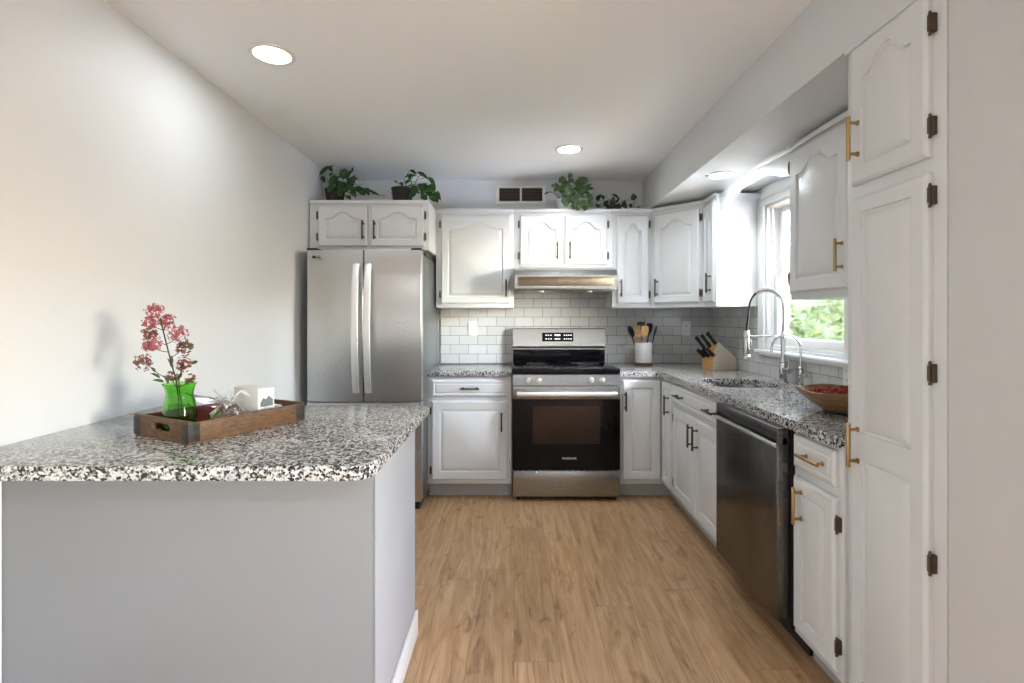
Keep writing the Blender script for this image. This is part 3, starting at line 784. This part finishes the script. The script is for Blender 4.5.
MB().box(-.18, .18, -.002, 0, -.055, .055).build('duct_opening', mat('duct_brown', (.03, .02, .015), .7), t, smooth=False)
b = MB()
for x0, x1 in ((-.179, -.0085), (.0085, .179)):
    for k in range(9):
        z = -.050+k*.0125; b.box(x0, x1, -.0075, -.0025, z-.0012, z+.0012)
b.build('louver', mat('louver_brown', (.13, .09, .07), .5), t, smooth=False)

# ------------------------------------------------------------------ recessed lights
def can(label, x, y, z, power, r=.095, spread=None):
    t = thing('recessed_light', label, 'ceiling light', (x, y, z), 0, 'recessed ceiling lights')
    MB().lathe([(r, -.0002), (r, -.004), (r-.006, -.007), (r-.018, -.007), (r-.022, -.002), (r-.022, -.0002)], (0, 0, 0), 40).build('trim_ring', M_white, t)
    MB().lathe([(0, -.0035), (r-.0225, -.0035)], (0, 0, 0), 40).build('lens', M_lamp, t, fix=False)
    l = area('recessed_lamp', (x, y, z-.009), (0, 0, -1), (r-.02)*2, (r-.02)*2, power, (.86, .94, 1), 'DISK', spread)
    return t
can('round recessed ceiling light near the left wall above the peninsula', -1.049, 2.22, H, 1.0)
can('round recessed ceiling light in front of the range', .373, 3.474, H, 1.6, spread=R(125))
can('round recessed light in the soffit above the sink', 1.255, 3.10, 2.16, 1.6, .088)
can('added unseen recessed fill light behind the camera, left side', -.6, -1.2, H, 3)  # this lamp and the next are added, unseen fill from behind
can('added unseen recessed fill light behind the camera near the partition', 1.6, -1.2, H, 8)

# ------------------------------------------------------------------ crate and its contents
CP = Vector((-.937, 1.474, ZP)); ca = R(62.5)
t = thing('wooden_crate', 'shallow old wooden crate with metal corner brackets on the peninsula', 'crate', CP, ca)
LL, WW, HH, th = .402, .286, .062, .012     # local x = long side away, local y = short side to the left
def C2W(x, y, z=0): return CP + Vector((x*math.cos(ca)-y*math.sin(ca), x*math.sin(ca)+y*math.cos(ca), z))
MB().box(.001, LL-.001, .001, WW-.001, .001, .009).build('bottom_board', M_crate, t)
MB().box(th, LL-th, 0, th, .0092, HH, .0015).build('side_board', M_crate, t)
MB().box(th, LL-th, WW-th, WW, .0092, HH, .0015).build('side_board', M_cratered, t)['label'] = 'dark red painted side board'
def end_board(x):
    b = MB(); cy, cz, hl, hr = WW/2, .038, .036, .0125
    inner = []; outer = []; n_ = 8
    for sgn, a0 in ((1, -90), (-1, 90)):
        for k in range(n_+1):
            a = R(a0+180*k/n_); inner.append((cy+sgn*hl+hr*math.cos(a), cz+hr*math.sin(a)))
    for (px, py) in inner:
        dx, dy = px-cy, py-cz
        t_ = min((WW-cy)/dx if dx > 1e-9 else (0-cy)/dx if dx < -1e-9 else 1e9, (HH+.004-cz)/dy if dy > 1e-9 else (.0092-cz)/dy if dy < -1e-9 else 1e9)
        outer.append((cy+dx*t_, cz+dy*t_))
    for qx, qy in ((0, .0092), (WW, .0092), (WW, HH+.004), (0, HH+.004)):
        k = min(range(len(outer)), key=lambda i: (outer[i][0]-qx)**2+(outer[i][1]-qy)**2); outer[k] = (qx, qy)
    _, q = b.holed(outer, inner, x, x+th); b.merge(q)
    for v in b.bm.verts: v.co = Vector((v.co.z, v.co.x, v.co.y))
    return b.build('end_board', M_crate, t, smooth=False)
end_board(0); end_board(LL-th)
for ix, x in enumerate((0, LL)):
    for iy, y in enumerate((0, WW)):
        sx = 1 if ix == 0 else -1; sy = 1 if iy == 0 else -1
        b = MB()
        xa, xb = sorted((x-sx*.0016, x+sx*.032)); ya, yb = sorted((y-sy*.0016, y)); b.box(xa, xb, ya, yb, .006, HH-.002, .0005)
        xa, xb = sorted((x-sx*.0016, x)); ya, yb = sorted((y-sy*.0016, y+sy*.032)); b.box(xa, xb, ya, yb, .006, HH-.002, .0005)
        for dz in (.018, .046):
            b.cyl((x+sx*.022, y, dz), (x+sx*.022, y-sy*.0045, dz), .005, n=10); b.cyl((x, y+sy*.020, dz), (x-sx*.0045, y+sy*.020, dz), .005, n=10)
        b.build('corner_bracket', M_rust, t)
ZB = .0095
# vase
VP = C2W(.066, .160, ZB)
b = MB(); prf = [(0, .0), (.044, .0), (.0475, .006), (.0480, .03), (.0475, .055), (.044, .080), (.039, .105), (.0365, .122), (.040, .138), (.046, .1505), (.0475, .153),
       (.0455, .1535), (.0385, .138), (.0345, .122), (.0365, .105), (.0415, .080), (.0445, .055), (.0450, .03), (.0445, .011), (.040, .008), (0, .008)]
def flute(r, z, a): return (r*(1+.018*math.cos(10*a)*(1 if r > .02 else 0)), z)
b.lathe(prf, (0, 0, 0), 60, flute)
tag(b.build('glass_vase', M_green, None, VP, ang=60), 'fluted green glass vase standing in the crate', 'vase')
# flowers
t = thing('flower_branch', 'tall branch of pink and burgundy blossoms standing in the green vase', 'flowers', VP + Vector((0, 0, .010)))
def pxw(px, py, Y): return Vector(((px-514)*Y/512, Y, 1.3-(py-317)*Y/512))
Yv = VP.y; org = t.location
def loc_(px, py, dy): return pxw(px, py, Yv+dy) - org
base = Vector((0, 0, .012))
clusters = [(155.7, 312, 0, 9.5, 0), (166, 321, .02, 9, 0), (149.6, 321, -.015, 7, 0), (149.6, 333, .02, 8, 1), (178, 334, -.01, 9, 0), (151.6, 345, -.02, 9.5, 0),
            (183.4, 347, .02, 9, 1), (144, 362, .0, 9, 1), (183.4, 363.5, -.02, 8.5, 1), (172, 376, .015, 6, 1), (190, 379, 0, 5, 1)]
top = loc_(160, 318, 0); mid = loc_(171, 362, 0); mouth = loc_(177, 386, 0)
def spath(pts, n_=10):
    out = []
    for i in range(len(pts)-1):
        p0 = pts[max(i-1, 0)]; p1 = pts[i]; p2 = pts[i+1]; p3 = pts[min(i+2, len(pts)-1)]
        for k in range(n_):
            u = k/n_; out.append(.5*((2*p1)+(-p0+p2)*u+(2*p0-5*p1+4*p2-p3)*u*u+(-p0+3*p1-3*p2+p3)*u**3))
    out.append(pts[-1]); return out
b = MB(); b.tube(spath([base, mouth, mid, loc_(165, 338, 0), top]), .0020, 6)
b.tube(spath([base+Vector((.012, .006, 0)), mouth+Vector((.004, .004, 0)), loc_(181, 372, -.01), loc_(183.4, 362, -.02)]), .0015, 6)
for i, (px, py, dy, r_, k_) in enumerate(clusters):
    st_ = {3: (166, 345), 4: (167, 344), 5: (168, 352), 6: (169, 358), 7: (174, 382), 8: (176, 384), 9: (176, 386), 10: (178, 386), 1: (163, 333), 2: (163, 330), 0: (161, 322)}[i]
    b.tube(spath([loc_(st_[0], st_[1], 0), loc_((px+st_[0])/2, (py+st_[1])/2+2, dy*.5), loc_(px, py, dy)], 5), .0012, 5)
b.build('stem', M_stemd, t)
rf = random.Random(11)
for (px, py, dy, r_, k_) in clusters:
    c0 = loc_(px, py, dy); rad = r_*Yv/512; b = MB()
    for j in range(int(46*(r_/8)**2)):
        d0 = Vector((rf.gauss(0, 1), rf.gauss(0, 1), rf.gauss(0, 1))).normalized(); p = c0 + d0*rad*rf.uniform(.35, 1.0)
        for q in range(5):      # five-petalled floret
            a = q*1.2566+rf.uniform(-.2, .2); q_ = d0.to_track_quat('Z', 'Y')
            di = q_ @ Vector((math.cos(a), math.sin(a), .45)); sd = d0.cross(di).normalized(); l_ = rf.uniform(.0055, .0085)
            vs = [b.bm.verts.new(v) for v in (p, p+di*l_*.5+sd*l_*.30, p+di*l_, p+di*l_*.5-sd*l_*.30)]; b.bm.faces.new(vs)
    b.build('blossom_cluster', M_petal if k_ == 0 else M_petald, t, smooth=False, fix=False)
b = MB()
def leafquad(b, base_, tip, wid, up=Vector((0, 0, 1)), curl=.15):
    d0 = tip-base_; sd = d0.cross(up)
    if sd.length < 1e-6: sd = Vector((1, 0, 0))
    sd = sd.normalized()*wid; nn = sd.cross(d0).normalized()*d0.length*curl
    rows = []
    for u, ww, cc in ((0, .12, 0), (.18, .85, .5), (.42, 1.0, .9), (.7, .68, .7), (1, .02, -.1)):
        c_ = base_+d0*u+nn*cc
        rows.append([b.bm.verts.new(c_-sd*ww+nn*.25*ww), b.bm.verts.new(c_), b.bm.verts.new(c_+sd*ww+nn*.25*ww)])
    for a_, b_ in zip(rows, rows[1:]):
        for k in (0, 1): b.bm.faces.new((a_[k], a_[k+1], b_[k+1], b_[k]))
for (px, py, qx, qy, dy) in ((170, 366, 171, 355, 0), (172, 368, 167, 358, .01), (160, 378, 150, 373, 0), (164, 382, 152, 380, -.01), (186, 384, 193, 377, 0), (176, 380, 182, 372, .01), (155, 372, 150, 367, 0), (168, 384, 163, 375, .01), (190, 364, 198, 361, 0), (186, 348, 194, 344, 0), (147, 322, 141, 326, 0)):
    leafquad(b, loc_(px, py, dy), loc_(qx, qy, dy-.01), .0055, Vector((0, 1, .2)))
b.build('foliage', M_leaf2, t, fix=False)
# carton
pc = C2W(.255, .046, ZB)
t = thing('printed_carton', 'small white carton with a grey mountain print, standing in the crate', 'box', pc, ca)
MB().box(0, .062, 0, .128, 0, .118, .001).build('box', mat('carton_white', (.74, .74, .73), .55), t)
b = MB(); y_ = -.0008
ridge = [(.008, .056), (.008, .070), (.020, .087), (.028, .079), (.040, .091), (.056, .077), (.056, .056)]
ridge_ = [(.008, .064), (.013, .076), (.020, .086), (.026, .082), (.032, .089), (.039, .080), (.045, .083), (.056, .092), (.056, .070), (.050, .062), (.042, .066), (.034, .056), (.026, .064), (.018, .058), (.008, .060)]
b.prism(ridge, 0, .0006)
for v in b.bm.verts: v.co = Vector((v.co.x, -v.co.z-.0002, v.co.y))
b.build('mountain_print', mat('ink_grey', (.16, .18, .19), .6), t, smooth=False)
b = MB(); rk = random.Random(2)
for k in range(150):
    x, z = rk.uniform(.009, .052), rk.uniform(.012, .056); b.box(x-.001, x+.001+rk.random()*.003, -.0007, -.0002, z-.0005, z+.0008)
b.build('texture_print', mat('ink_light', (.38, .40, .40), .6), t, smooth=False)
# potpourri bag
pb = C2W(.180, .085, ZB)
t = thing('potpourri_bag', 'clear cellophane bag of brown potpourri tied with white ribbon in the crate', 'bag', pb)
b = MB(); rk = random.Random(5)
for k in range(170):
    a = rk.uniform(0, 6.28); rr = .046*math.sqrt(rk.random()); z = .008+rk.random()*.066*(1-(rr/.054)**2)
    p = Vector((rr*math.cos(a), rr*math.sin(a), z)); e = Euler((rk.uniform(0, 3), rk.uniform(0, 3), rk.uniform(0, 3))).to_matrix()
    l_ = rk.uniform(.005, .011)
    M_ = Matrix.Translation(p) @ e.to_4x4()
    b.box(-l_, l_, -l_*.35, l_*.35, -.0012, .0012, 0, M=M_)
b.build('potpourri', M_potp, t, smooth=False)
b = MB()
def crumple(r, z, a): 
    k = min(1, max(0, (z-.06)/.03)); return (r*(1+.28*k*math.sin(5*a+z*90)+.14*math.sin(9*a+z*160)), z+.010*k*math.sin(4*a+1)+.014*k*math.cos(7*a))
b.lathe([(0, .0005), (.050, .002), (.056, .022), (.052, .048), (.032, .068), (.012, .076), (.020, .084), (.042, .092), (.060, .098)], (0, 0, 0), 48, crumple)
for v in b.bm.verts:
    if v.co.z > .076: v.co.x -= (v.co.z-.076)*1.6
b.build('cellophane', M_cello, t, fix=True, ang=80)
b = MB()
for a in (0, 1.2, 2.4, 3.7, 5.1):
    pts = [Vector((.010*math.cos(a)*u*6+.004, .010*math.sin(a)*u*6, .076+.05*math.sin(u*math.pi*.8)*(.6+.3*math.cos(a)))) for u in [k/8 for k in range(9)]]
    b.tube(pts, .0014, 5)
b.tube([Vector((.013*math.cos(a), .013*math.sin(a), .076)) for a in [k*.5236 for k in range(13)]], .002, 6)
b.build('ribbon', mat('white_ribbon', (.8, .8, .8), .4), t)

# ------------------------------------------------------------------ right counter objects
ZT = .914
# utensil crock
UC = Vector((1.040, 4.115, ZT+.0005))
t = thing('utensil_crock', 'white ceramic crock with a wooden base near the corner', 'crock', UC)
MB().lathe([(0, 0), (.071, 0), (.073, .004), (.073, .018), (.070, .020), (0, .020)], n=40).build('base', wood('coaster_wood', (.10, .05, .02), (.2, .11, .05)), t)
b = MB(); b.lathe([(0, .0205), (.064, .0205), (.068, .028), (.068, .150), (.070, .158), (.070, .178), (.0675, .181), (.064, .178), (.062, .150), (.061, .034), (0, .030)], n=48)
b.build('pot', M_ceram, t)
G_UT = 'utensils in the white crock'
def utensil(name, label, m, ax, ay, ln, head, dx, dy, hm=None, rz=0):
    p0 = UC + Vector((dx*.4, dy*.4, .034)); dirv = Vector((ax, ay, 1)).normalized(); p1 = p0+dirv*ln
    t = thing(name, label, 'utensil', p0, 0, G_UT)
    MB().tube([(0, 0, 0), dirv*ln*.5, dirv*ln], [.0058, .0052, .0048], 10).build('grip', m, t)
    b = MB(); q = dirv.to_track_quat('Z', 'Y').to_matrix().to_4x4() @ Matrix.Rotation(rz, 4, 'Z')
    M_ = Matrix.Translation(dirv*ln) @ q
    w_, h_, kd = head
    b2 = MB()
    if kd == 'spoon':
        bb = bmesh.new(); bmesh.ops.create_uvsphere(bb, u_segments=20, v_segments=12, radius=1)
        for v in bb.verts: v.co = Vector((v.co.x*w_, v.co.y*.006+.010*(v.co.x**2)+.006*(v.co.z**2), v.co.z*h_+h_*.8))
        b2.merge(bb, M_)
    else:
        bb = MB(); sh = [(-.006, -.012), (.006, -.012), (w_*.8, h_*.3), (w_, h_*.8), (w_*.9, h_*1.6), (w_*.5, h_*1.75), (-w_*.5, h_*1.75), (-w_*.9, h_*1.6), (-w_, h_*.8), (-w_*.8, h_*.3)]
        if kd == 'slot':
            for k in range(4):
                x = -w_*.75+k*w_*.5; bb.box(x-w_*.14, x+w_*.14, -.002, .002, h_*.2, h_*1.7, .001)
            bb.box(-w_, w_, -.002, .002, -.005, h_*.4, .001); bb.box(-w_, w_, -.002, .002, h_*1.6, h_*1.8, .001)
        else:
            bb.prism(sh, -.002, .002)
            for v in bb.bm.verts: v.co = Vector((v.co.x, v.co.z, v.co.y))
        me = bpy.data.meshes.new('tmp'); bb.bm.to_mesh(me); bb.bm.free(); nb = bmesh.new(); nb.from_mesh(me); bpy.data.meshes.remove(me); b2.merge(nb, M_)
    b2.build('head', hm or m, t)
utensil('ladle', 'black ladle leaning to the left in the crock', M_black, -.34, 0, .205, (.044, .050, 'spoon'), -.06, .03, rz=.3)
utensil('slotted_spatula', 'pale wooden slotted spatula leaning left in the crock', M_spoonw, -.17, -.12, .20, (.034, .050, 'slot'), -.05, -.07)
utensil('wooden_spatula', 'plain wooden spatula upright in the middle of the crock', M_spoonw, .0, -.10, .20, (.030, .048, 'flat'), .0, -.06)
utensil('green_spatula', 'dark green silicone spatula standing tallest in the crock', M_spoonw, -.02, .10, .245, (.036, .040, 'flat'), .0, .06, mat('silicone_green', (.05, .07, .035), .5))
utensil('cooking_spoon', 'black cooking spoon leaning right in the crock', M_black, .30, .0, .20, (.042, .055, 'spoon'), .07, .0, rz=-.2)
utensil('turner', 'black turner standing right of centre in the crock', M_black, .14, .08, .22, (.036, .048, 'flat'), .05, .04)
# knife block
KB = Vector((1.525, 3.805, ZT+.0005)); ka = R(16)
t = thing('knife_block', 'slanted wooden knife block in the counter corner', 'knife block', KB, ka)
# side profile in local x (front is -x): slanted upper face
b = MB(); pr = [(-.100, 0), (.100, 0), (.100, .082), (-.048, .202), (-.096, .134), (-.070, .108), (-.100, .080)]
b.prism([(x, z) for x, z in pr], -.060, .060)
for v in b.bm.verts: v.co = Vector((v.co.x, v.co.z, v.co.y))
b.build('block', M_block, t, smooth=False)
b = MB(); b.prism(pr, -.0606, -.0601); b.prism(pr, .0601, .0606)
for v in b.bm.verts: v.co = Vector((v.co.x, v.co.z, v.co.y))
b.build('side_panel', M_blockpale, t, smooth=False)
def rl(x, y, z): return KB + Vector((x*math.cos(ka)-y*math.sin(ka), x*math.sin(ka)+y*math.cos(ka), z))
kd_ = Vector((-.66, 0, .75)).normalized()
knives = [(-.060, -.030, .153, .110, 'leftmost'), (-.045, .0, .166, .100, 'middle'), (-.022, .030, .187, .100, 'tallest')]
def knife(px, py, pz, ln, label, dv):
    kt = thing('kitchen_knife', label, 'knife', rl(px, py, pz), ka, 'knives in the block')
    side = Vector((0, 1, 0)); nn = dv.cross(side)
    b = MB(); Ls = []
    for u, ww, hh_ in ((.01, .010, .013), (.2, .010, .015), (.5, .009, .0125), (.8, .010, .0145), (.95, .010, .016), (1, .006, .011)):
        c_ = dv*ln*u; Ls.append([c_+side*ww*math.cos(a)+nn*hh_*math.sin(a) for a in [2*math.pi*k/12 for k in range(12)]])
    b.loops(Ls); b.build('grip', M_black, kt)
    b = MB()
    for u in (.25, .5, .75): b.cyl(dv*ln*u+side*-.0104, dv*ln*u+side*.0104, .0022, n=10)
    b.build('rivet', M_chrome, kt)
knife(-.091, .040, .145, .125, 'black knife handle at the upper left of the block', kd_)
knife(-.077, .0, .166, .118, 'black knife handle in the middle of the upper row', kd_)
knife(-.062, -.040, .188, .112, 'black knife handle at the upper right of the block', kd_)
kd2 = Vector((-.66, 0, .62)).normalized()
knife(-.098, .040, .088, .085, 'short black knife handle at the lower left of the block', kd2)
knife(-.090, .0, .094, .080, 'short black knife handle in the middle of the lower row', kd2)
knife(-.082, -.040, .103, .080, 'short black knife handle at the lower right of the block', kd2)

# spring faucet: arc lies across the sink in x
FA = Vector((1.588, 3.02, ZT+.0005))
t = thing('spring_faucet', 'tall chrome pull-down faucet with coiled spring neck behind the sink', 'faucet', FA)
b = MB(); b.cyl((0, 0, 0), (0, 0, .008), .030, n=28, bev=.002); b.cyl((0, 0, .008), (0, 0, .120), .022, n=28, bev=.002); b.cyl((0, 0, .120), (0, 0, .300), .0135, n=20)
b.cyl((0, 0, .115), (0, 0, .128), .024, n=28, bev=.003)
b.build('column', M_chrome, t)
b = MB(); b.cyl((0, 0, .075), (.0, -.075, .075), .017, n=22, bev=.003); b.cyl((0, -.058, .075), (0, -.062, .16), .0055, n=12); b.build('lever', M_chrome, t)
arc = []
hx, h0 = -.200, .300
for k in range(41):
    a = math.pi*k/40; arc.append(Vector((hx/2+(-hx/2)*math.cos(a), 0, .440+.105*math.sin(a))))
path = [Vector((0, 0, .300+.14*k/8)) for k in range(8)] + arc
b = MB(); b.tube(path, .0060, 10); b.tube([arc[-1], Vector((hx-.004, 0, .40)), Vector((hx-.014, 0, .33)), Vector((hx-.016, 0, .305))], .0060, 10); b.build('hose', mat('black_rubber', (.01, .01, .01), .7, 0, Specular_IOR_Level=.2), t)
# spring coil
b = MB(); turns = 46; pts = []; seg = []
cum = [0]
for p, q in zip(path, path[1:]): cum.append(cum[-1]+(q-p).length)
tot = cum[-1]
def at_(s_):
    for i in range(len(path)-1):
        if s_ <= cum[i+1] or i == len(path)-2:
            u = (s_-cum[i])/(cum[i+1]-cum[i]); return path[i].lerp(path[i+1], u), (path[i+1]-path[i]).normalized()
for k in range(turns*12+1):
    u = k/(turns*12); p, tg = at_(u*tot*.80); n1 = Vector((0, 1, 0)); n2 = tg.cross(n1).normalized(); a = 2*math.pi*k/12
    pts.append(p+(n1*math.cos(a)+n2*math.sin(a))*.0125)
b.tube(pts, .0021, 6); b.build('spring', M_chrome, t)
b = MB(); b.cyl((hx-.016, 0, .150), (hx-.016, 0, .305), .0190, .0165, n=24, bev=.002); b.cyl((hx-.016, 0, .140), (hx-.016, 0, .165), .025, .020, n=24, bev=.002)
sh_ = b.build('spray_head', M_chrome, t)
b = MB(); b.box(hx-.009, hx+.012, -.006, .006, .20, .255, .003); b.build('trigger', M_black, sh_)
b = MB(); b.cyl((-.004, 0, .272), (hx-.016, 0, .272), .0055, n=12); b.cyl((hx-.016, 0, .262), (hx-.016, 0, .283), .0195, n=20, bev=.001); b.cyl((0, 0, .258), (0, 0, .286), .0175, n=20, bev=.001)
b.build('docking_arm', M_chrome, t)
# small filter faucet
t = thing('filter_faucet', 'small chrome gooseneck water filter faucet nearest the bowl', 'faucet', (1.605, 2.865, ZT+.0005))
b = MB(); b.cyl((0, 0, 0), (0, 0, .007), .022, n=24, bev=.002); b.cyl((0, 0, .007), (0, 0, .09), .0135, n=20, bev=.002); b.cyl((0, 0, .09), (0, 0, .11), .016, n=20, bev=.003); b.build('body', M_chrome, t)
gp = [Vector((0, 0, .10)), Vector((0, 0, .16)), Vector((0, 0, .21))] + [Vector((-.082+.082*math.cos(math.pi*k/18), 0, .21+.075*math.sin(math.pi*k/18))) for k in range(1, 19)] + [Vector((-.164, 0, .185))]
b = MB(); b.tube(gp, .0068, 12); b.build('spout', M_chrome, t)
b = MB(); b.cyl((0, 0, .06), (0, -.055, .06), .012, n=18, bev=.003); b.cyl((0, -.045, .06), (0, -.048, .125), .004, n=10); b.build('lever', M_chrome, t)
# bowl
t = thing('wooden_bowl', 'wide carved wooden bowl holding red potpourri on the counter', 'bowl', (1.370, 2.080, ZT+.0005))
def wob(r, z, a): k = min(1, max(0, (r-.08)/.1)); return (r*(1+.025*k*math.sin(3*a+.4)), z+.005*k*math.sin(5*a)+.004*k*math.cos(2*a))
MB().lathe([(0, 0), (.075, 0), (.10, .004), (.145, .030), (.178, .058), (.200, .086), (.197, .090), (.191, .086), (.168, .060), (.135, .034), (.09, .014), (0, .012)], n=64, fn=wob).build('shell', M_bowl, t, ang=70)
b = MB(); rk = random.Random(9)
for k in range(420):
    a = rk.uniform(0, 6.28); rr = .150*math.sqrt(rk.random()); p = Vector((rr*math.cos(a), rr*math.sin(a), .048+.034*(1-(rr/.16)**2)+rk.uniform(-.004, .006)+.012*(rr > .11)))
    e = Euler((rk.uniform(0, 3), rk.uniform(0, 3), rk.uniform(0, 3))).to_matrix().to_4x4(); l_ = rk.uniform(.006, .012)
    b.box(-l_, l_, -l_*.5, l_*.5, -.002, .002, M=Matrix.Translation(p) @ e)
b.lathe([(0, .05), (.12, .045), (.143, .046)], n=32)
fl = b.build('potpourri', M_red, t, smooth=False, fix=False); fl['kind'] = 'stuff'

# ------------------------------------------------------------------ plants on top of the cabinets
def plant(name, label, loc, pot, leaves, m, stems, potm, seed):
    """leaves: (base px,py, tip px,py, dy, width)"""
    t = thing(name, label, 'plant', loc, 0, 'potted plants on top of the cabinets')
    r0, r1, h_ = pot
    MB().lathe([(0, 0), (r0, 0), (r0*1.02, .003), (r1, h_-.006), (r1*1.06, h_-.004), (r1*1.06, h_), (r1*.93, h_), (r1*.90, h_*.85), (0, h_*.85)], n=28).build('pot', potm, t)
    MB().lathe([(0, h_*.88), (r1*.88, h_*.865)], n=20).build('soil', M_soil, t, fix=False)
    b = MB(); bs = MB(); Y = loc[1]; L0 = Vector(loc); rk = random.Random(seed)
    root = Vector((0, 0, h_*.85))
    more = [(bx+rk.uniform(-5, 5), by+rk.uniform(-3, 4), tx+rk.uniform(-6, 6), ty+rk.uniform(-3, 5), dy-rk.uniform(.0, .04), wd*rk.uniform(.6, .95)) for (bx, by, tx, ty, dy, wd) in leaves if wd > .02 and dy > -.09]
    for (bx, by, tx, ty, dy, wd) in leaves+[l for l in more if max(l[1], l[3]) < 197]:
        p = pxw(bx, by, Y+dy)-L0; q = pxw(tx, ty, Y+dy+rk.uniform(-.03, .0))-L0
        d0 = (q-p).normalized(); up = Vector((rk.uniform(-.4, .4), -1, rk.uniform(.2, .9)))
        leafquad(b, p, q, wd, up.cross(d0).cross(d0)*-1 if False else up, .12)
        rt_ = root + Vector((rk.uniform(-.5, .5)*r1, rk.uniform(-.5, .5)*r1, 0))
        mid = (rt_+p)/2 + Vector((0, 0, .02))
        bs.tube(spath([rt_, mid, p], 5), .0016, 5)
    for s_ in stems:
        bs.tube(spath([pxw(x, y, Y+dy)-L0 for x, y, dy in s_], 6), .0022, 5)
    b.build('foliage', m, t, fix=False, ang=60); bs.build('stem', M_stem, t)
    return t
TOPF = 2.1305+.004
P1 = [(323, 172, 331, 166, 0, .022), (328, 166, 333, 172, 0, .016), (322, 176, 325, 183, .02, .018), (329, 176, 334, 173, 0, .014), (330, 186, 340, 176, -.02, .035), (336, 190, 345, 182, -.05, .035), (341, 178, 346, 168, 0, .030),
      (346, 180, 353, 170, 0, .032), (350, 182, 358, 178, 0, .022), (348, 186, 353, 176, .02, .022), (345, 192, 352, 186, -.05, .030), (350, 193, 357, 187, -.02, .026), (338, 196, 344, 188, -.10, .030), (328, 192, 336, 186, -.08, .026),
      (357, 186, 361, 194, -.02, .024), (361, 188, 365, 196, 0, .022), (352, 190, 356, 198, -.06, .022), (346, 196, 351, 200, -.08, .020), (352, 172, 353, 167, .02, .008), (364, 184, 365, 181, 0, .006), (366, 188, 369, 196, -.03, .022), (370, 190, 373, 193, -.02, .012), (371, 192, 380, 196, -.04, .012), (340, 186, 335, 180, 0, .026), (342, 190, 349, 183, -.03, .028)]
plant('potted_pothos', 'bushy green pothos in a dark pot at the far left above the fridge', (-1.345, 3.85, TOPF), (.055, .072, .12), P1, M_leaf,
      [[(340, 196, -.05), (357, 195, -.05), (372, 194, -.04), (386, 196, -.03)], [(323, 197, 0), (322, 184, 0), (324, 170, 0), (331, 167, 0)]], M_wick, 1)
P2 = [(397, 188, 401, 193, -.02, .008), (394, 181, 398, 183, 0, .010), (400, 182, 403, 187, 0, .013), (405, 177, 417, 176, 0, .022), (410, 170, 417, 175, 0, .015), (405, 183, 411, 181, 0, .018), (417, 172, 429, 180, 0, .017),
      (429, 177, 436, 190, -.02, .018), (420, 190, 427, 183, -.02, .030), (424, 192, 433, 186, -.05, .030), (430, 184, 435, 193, -.04, .020), (416, 192, 409, 199, -.10, .030), (422, 195, 427, 201, -.10, .026), (434, 192, 438, 203, -.10, .034),
      (431, 196, 434, 202, -.12, .024), (437, 191, 441, 201, -.08, .016), (413, 186, 419, 194, -.03, .022), (426, 185, 421, 196, -.05, .026), (428, 190, 432, 198, -.07, .026), (418, 184, 424, 190, -.01, .024), (396, 194, 391, 189, 0, .010)]
plant('potted_pothos', 'trailing green pothos in a dark wicker basket above the fridge right door', (-.835, 3.83, TOPF), (.066, .078, .125), P2, M_leaf,
      [[(411, 186, 0), (412, 178, 0), (416, 172, 0)], [(404, 190, 0), (402, 184, 0), (398, 183, 0)], [(414, 188, 0), (419, 176, 0), (428, 178, 0), (434, 186, -.02)], [(391, 193, -.02), (394, 189, 0), (398, 187, 0)]], M_wick, 2)
TOPU = UZ+UH+.002
rk = random.Random(21); P3 = []
for (cx, cy, r_) in ((557, 188, 6), (562, 184, 5), (570, 180, 5), (577, 187, 7), (583, 192, 8), (572, 194, 8), (565, 198, 8), (578, 201, 8), (586, 203, 7), (576, 209, 5), (566, 205, 6), (590, 198, 4), (580, 182, 4), (569, 188, 6), (561, 192, 5), (584, 208, 4), (575, 204, 6)):
    for k in range(3):
        a = rk.uniform(-2.6, .6); x, y = cx+rk.uniform(-.4, .4)*r_, cy+rk.uniform(-.3, .3)*r_
        P3.append((x, y, x+math.cos(a)*r_*1.1, y-math.sin(a)*-r_*1.1, rk.uniform(-.17, -.15) if cy > 197 else rk.uniform(-.10, .02), rk.uniform(.018, .030)))
P3 += [(569, 184, 570, 176, 0, .012), (549, 192, 544, 195, -.02, .010), (585, 190, 592, 199, -.04, .014)]
plant('variegated_pothos', 'variegated green plant in a white pot spilling over the hood cabinet', (.40, 4.10, TOPU), (.050, .068, .10), P3, M_leaf2,
      [[(560, 200, -.02), (552, 192, -.02), (546, 193, -.02)], [(572, 196, 0), (574, 205, -.14), (575, 210, -.14)]], M_ceram, 3)
P4 = [(597, 201, 601, 194, 0, .024), (601, 195, 604, 200, 0, .018), (604, 206, 609, 200, 0, .022), (611, 206, 614, 196, 0, .026), (612, 194, 620, 200, 0, .014), (618, 207, 619, 203, -.02, .02), (623, 207, 625, 200, 0, .022), (630, 207, 632, 204, 0, .020),
      (634, 200, 633, 193, 0, .026), (599, 208, 595, 204, 0, .014), (596, 207, 601, 206, -.02, .016), (608, 208, 604, 203, -.02, .018), (627, 208, 622, 205, -.02, .018), (590, 206, 594, 202, 0, .014), (637, 208, 641, 206.5, 0, .010), (616, 203, 620, 198, 0, .012)]
plant('dark_leaf_plant', 'low dark leafed plant on the cabinets left of the soffit', (.80, 4.10, TOPU), (.050, .058, .055), P4, M_leafd,
      [[(596, 208, 0), (597, 200, 0), (601, 194, 0)], [(632, 208, 0), (634, 203, 0), (634, 196, 0)]], M_wick, 4)
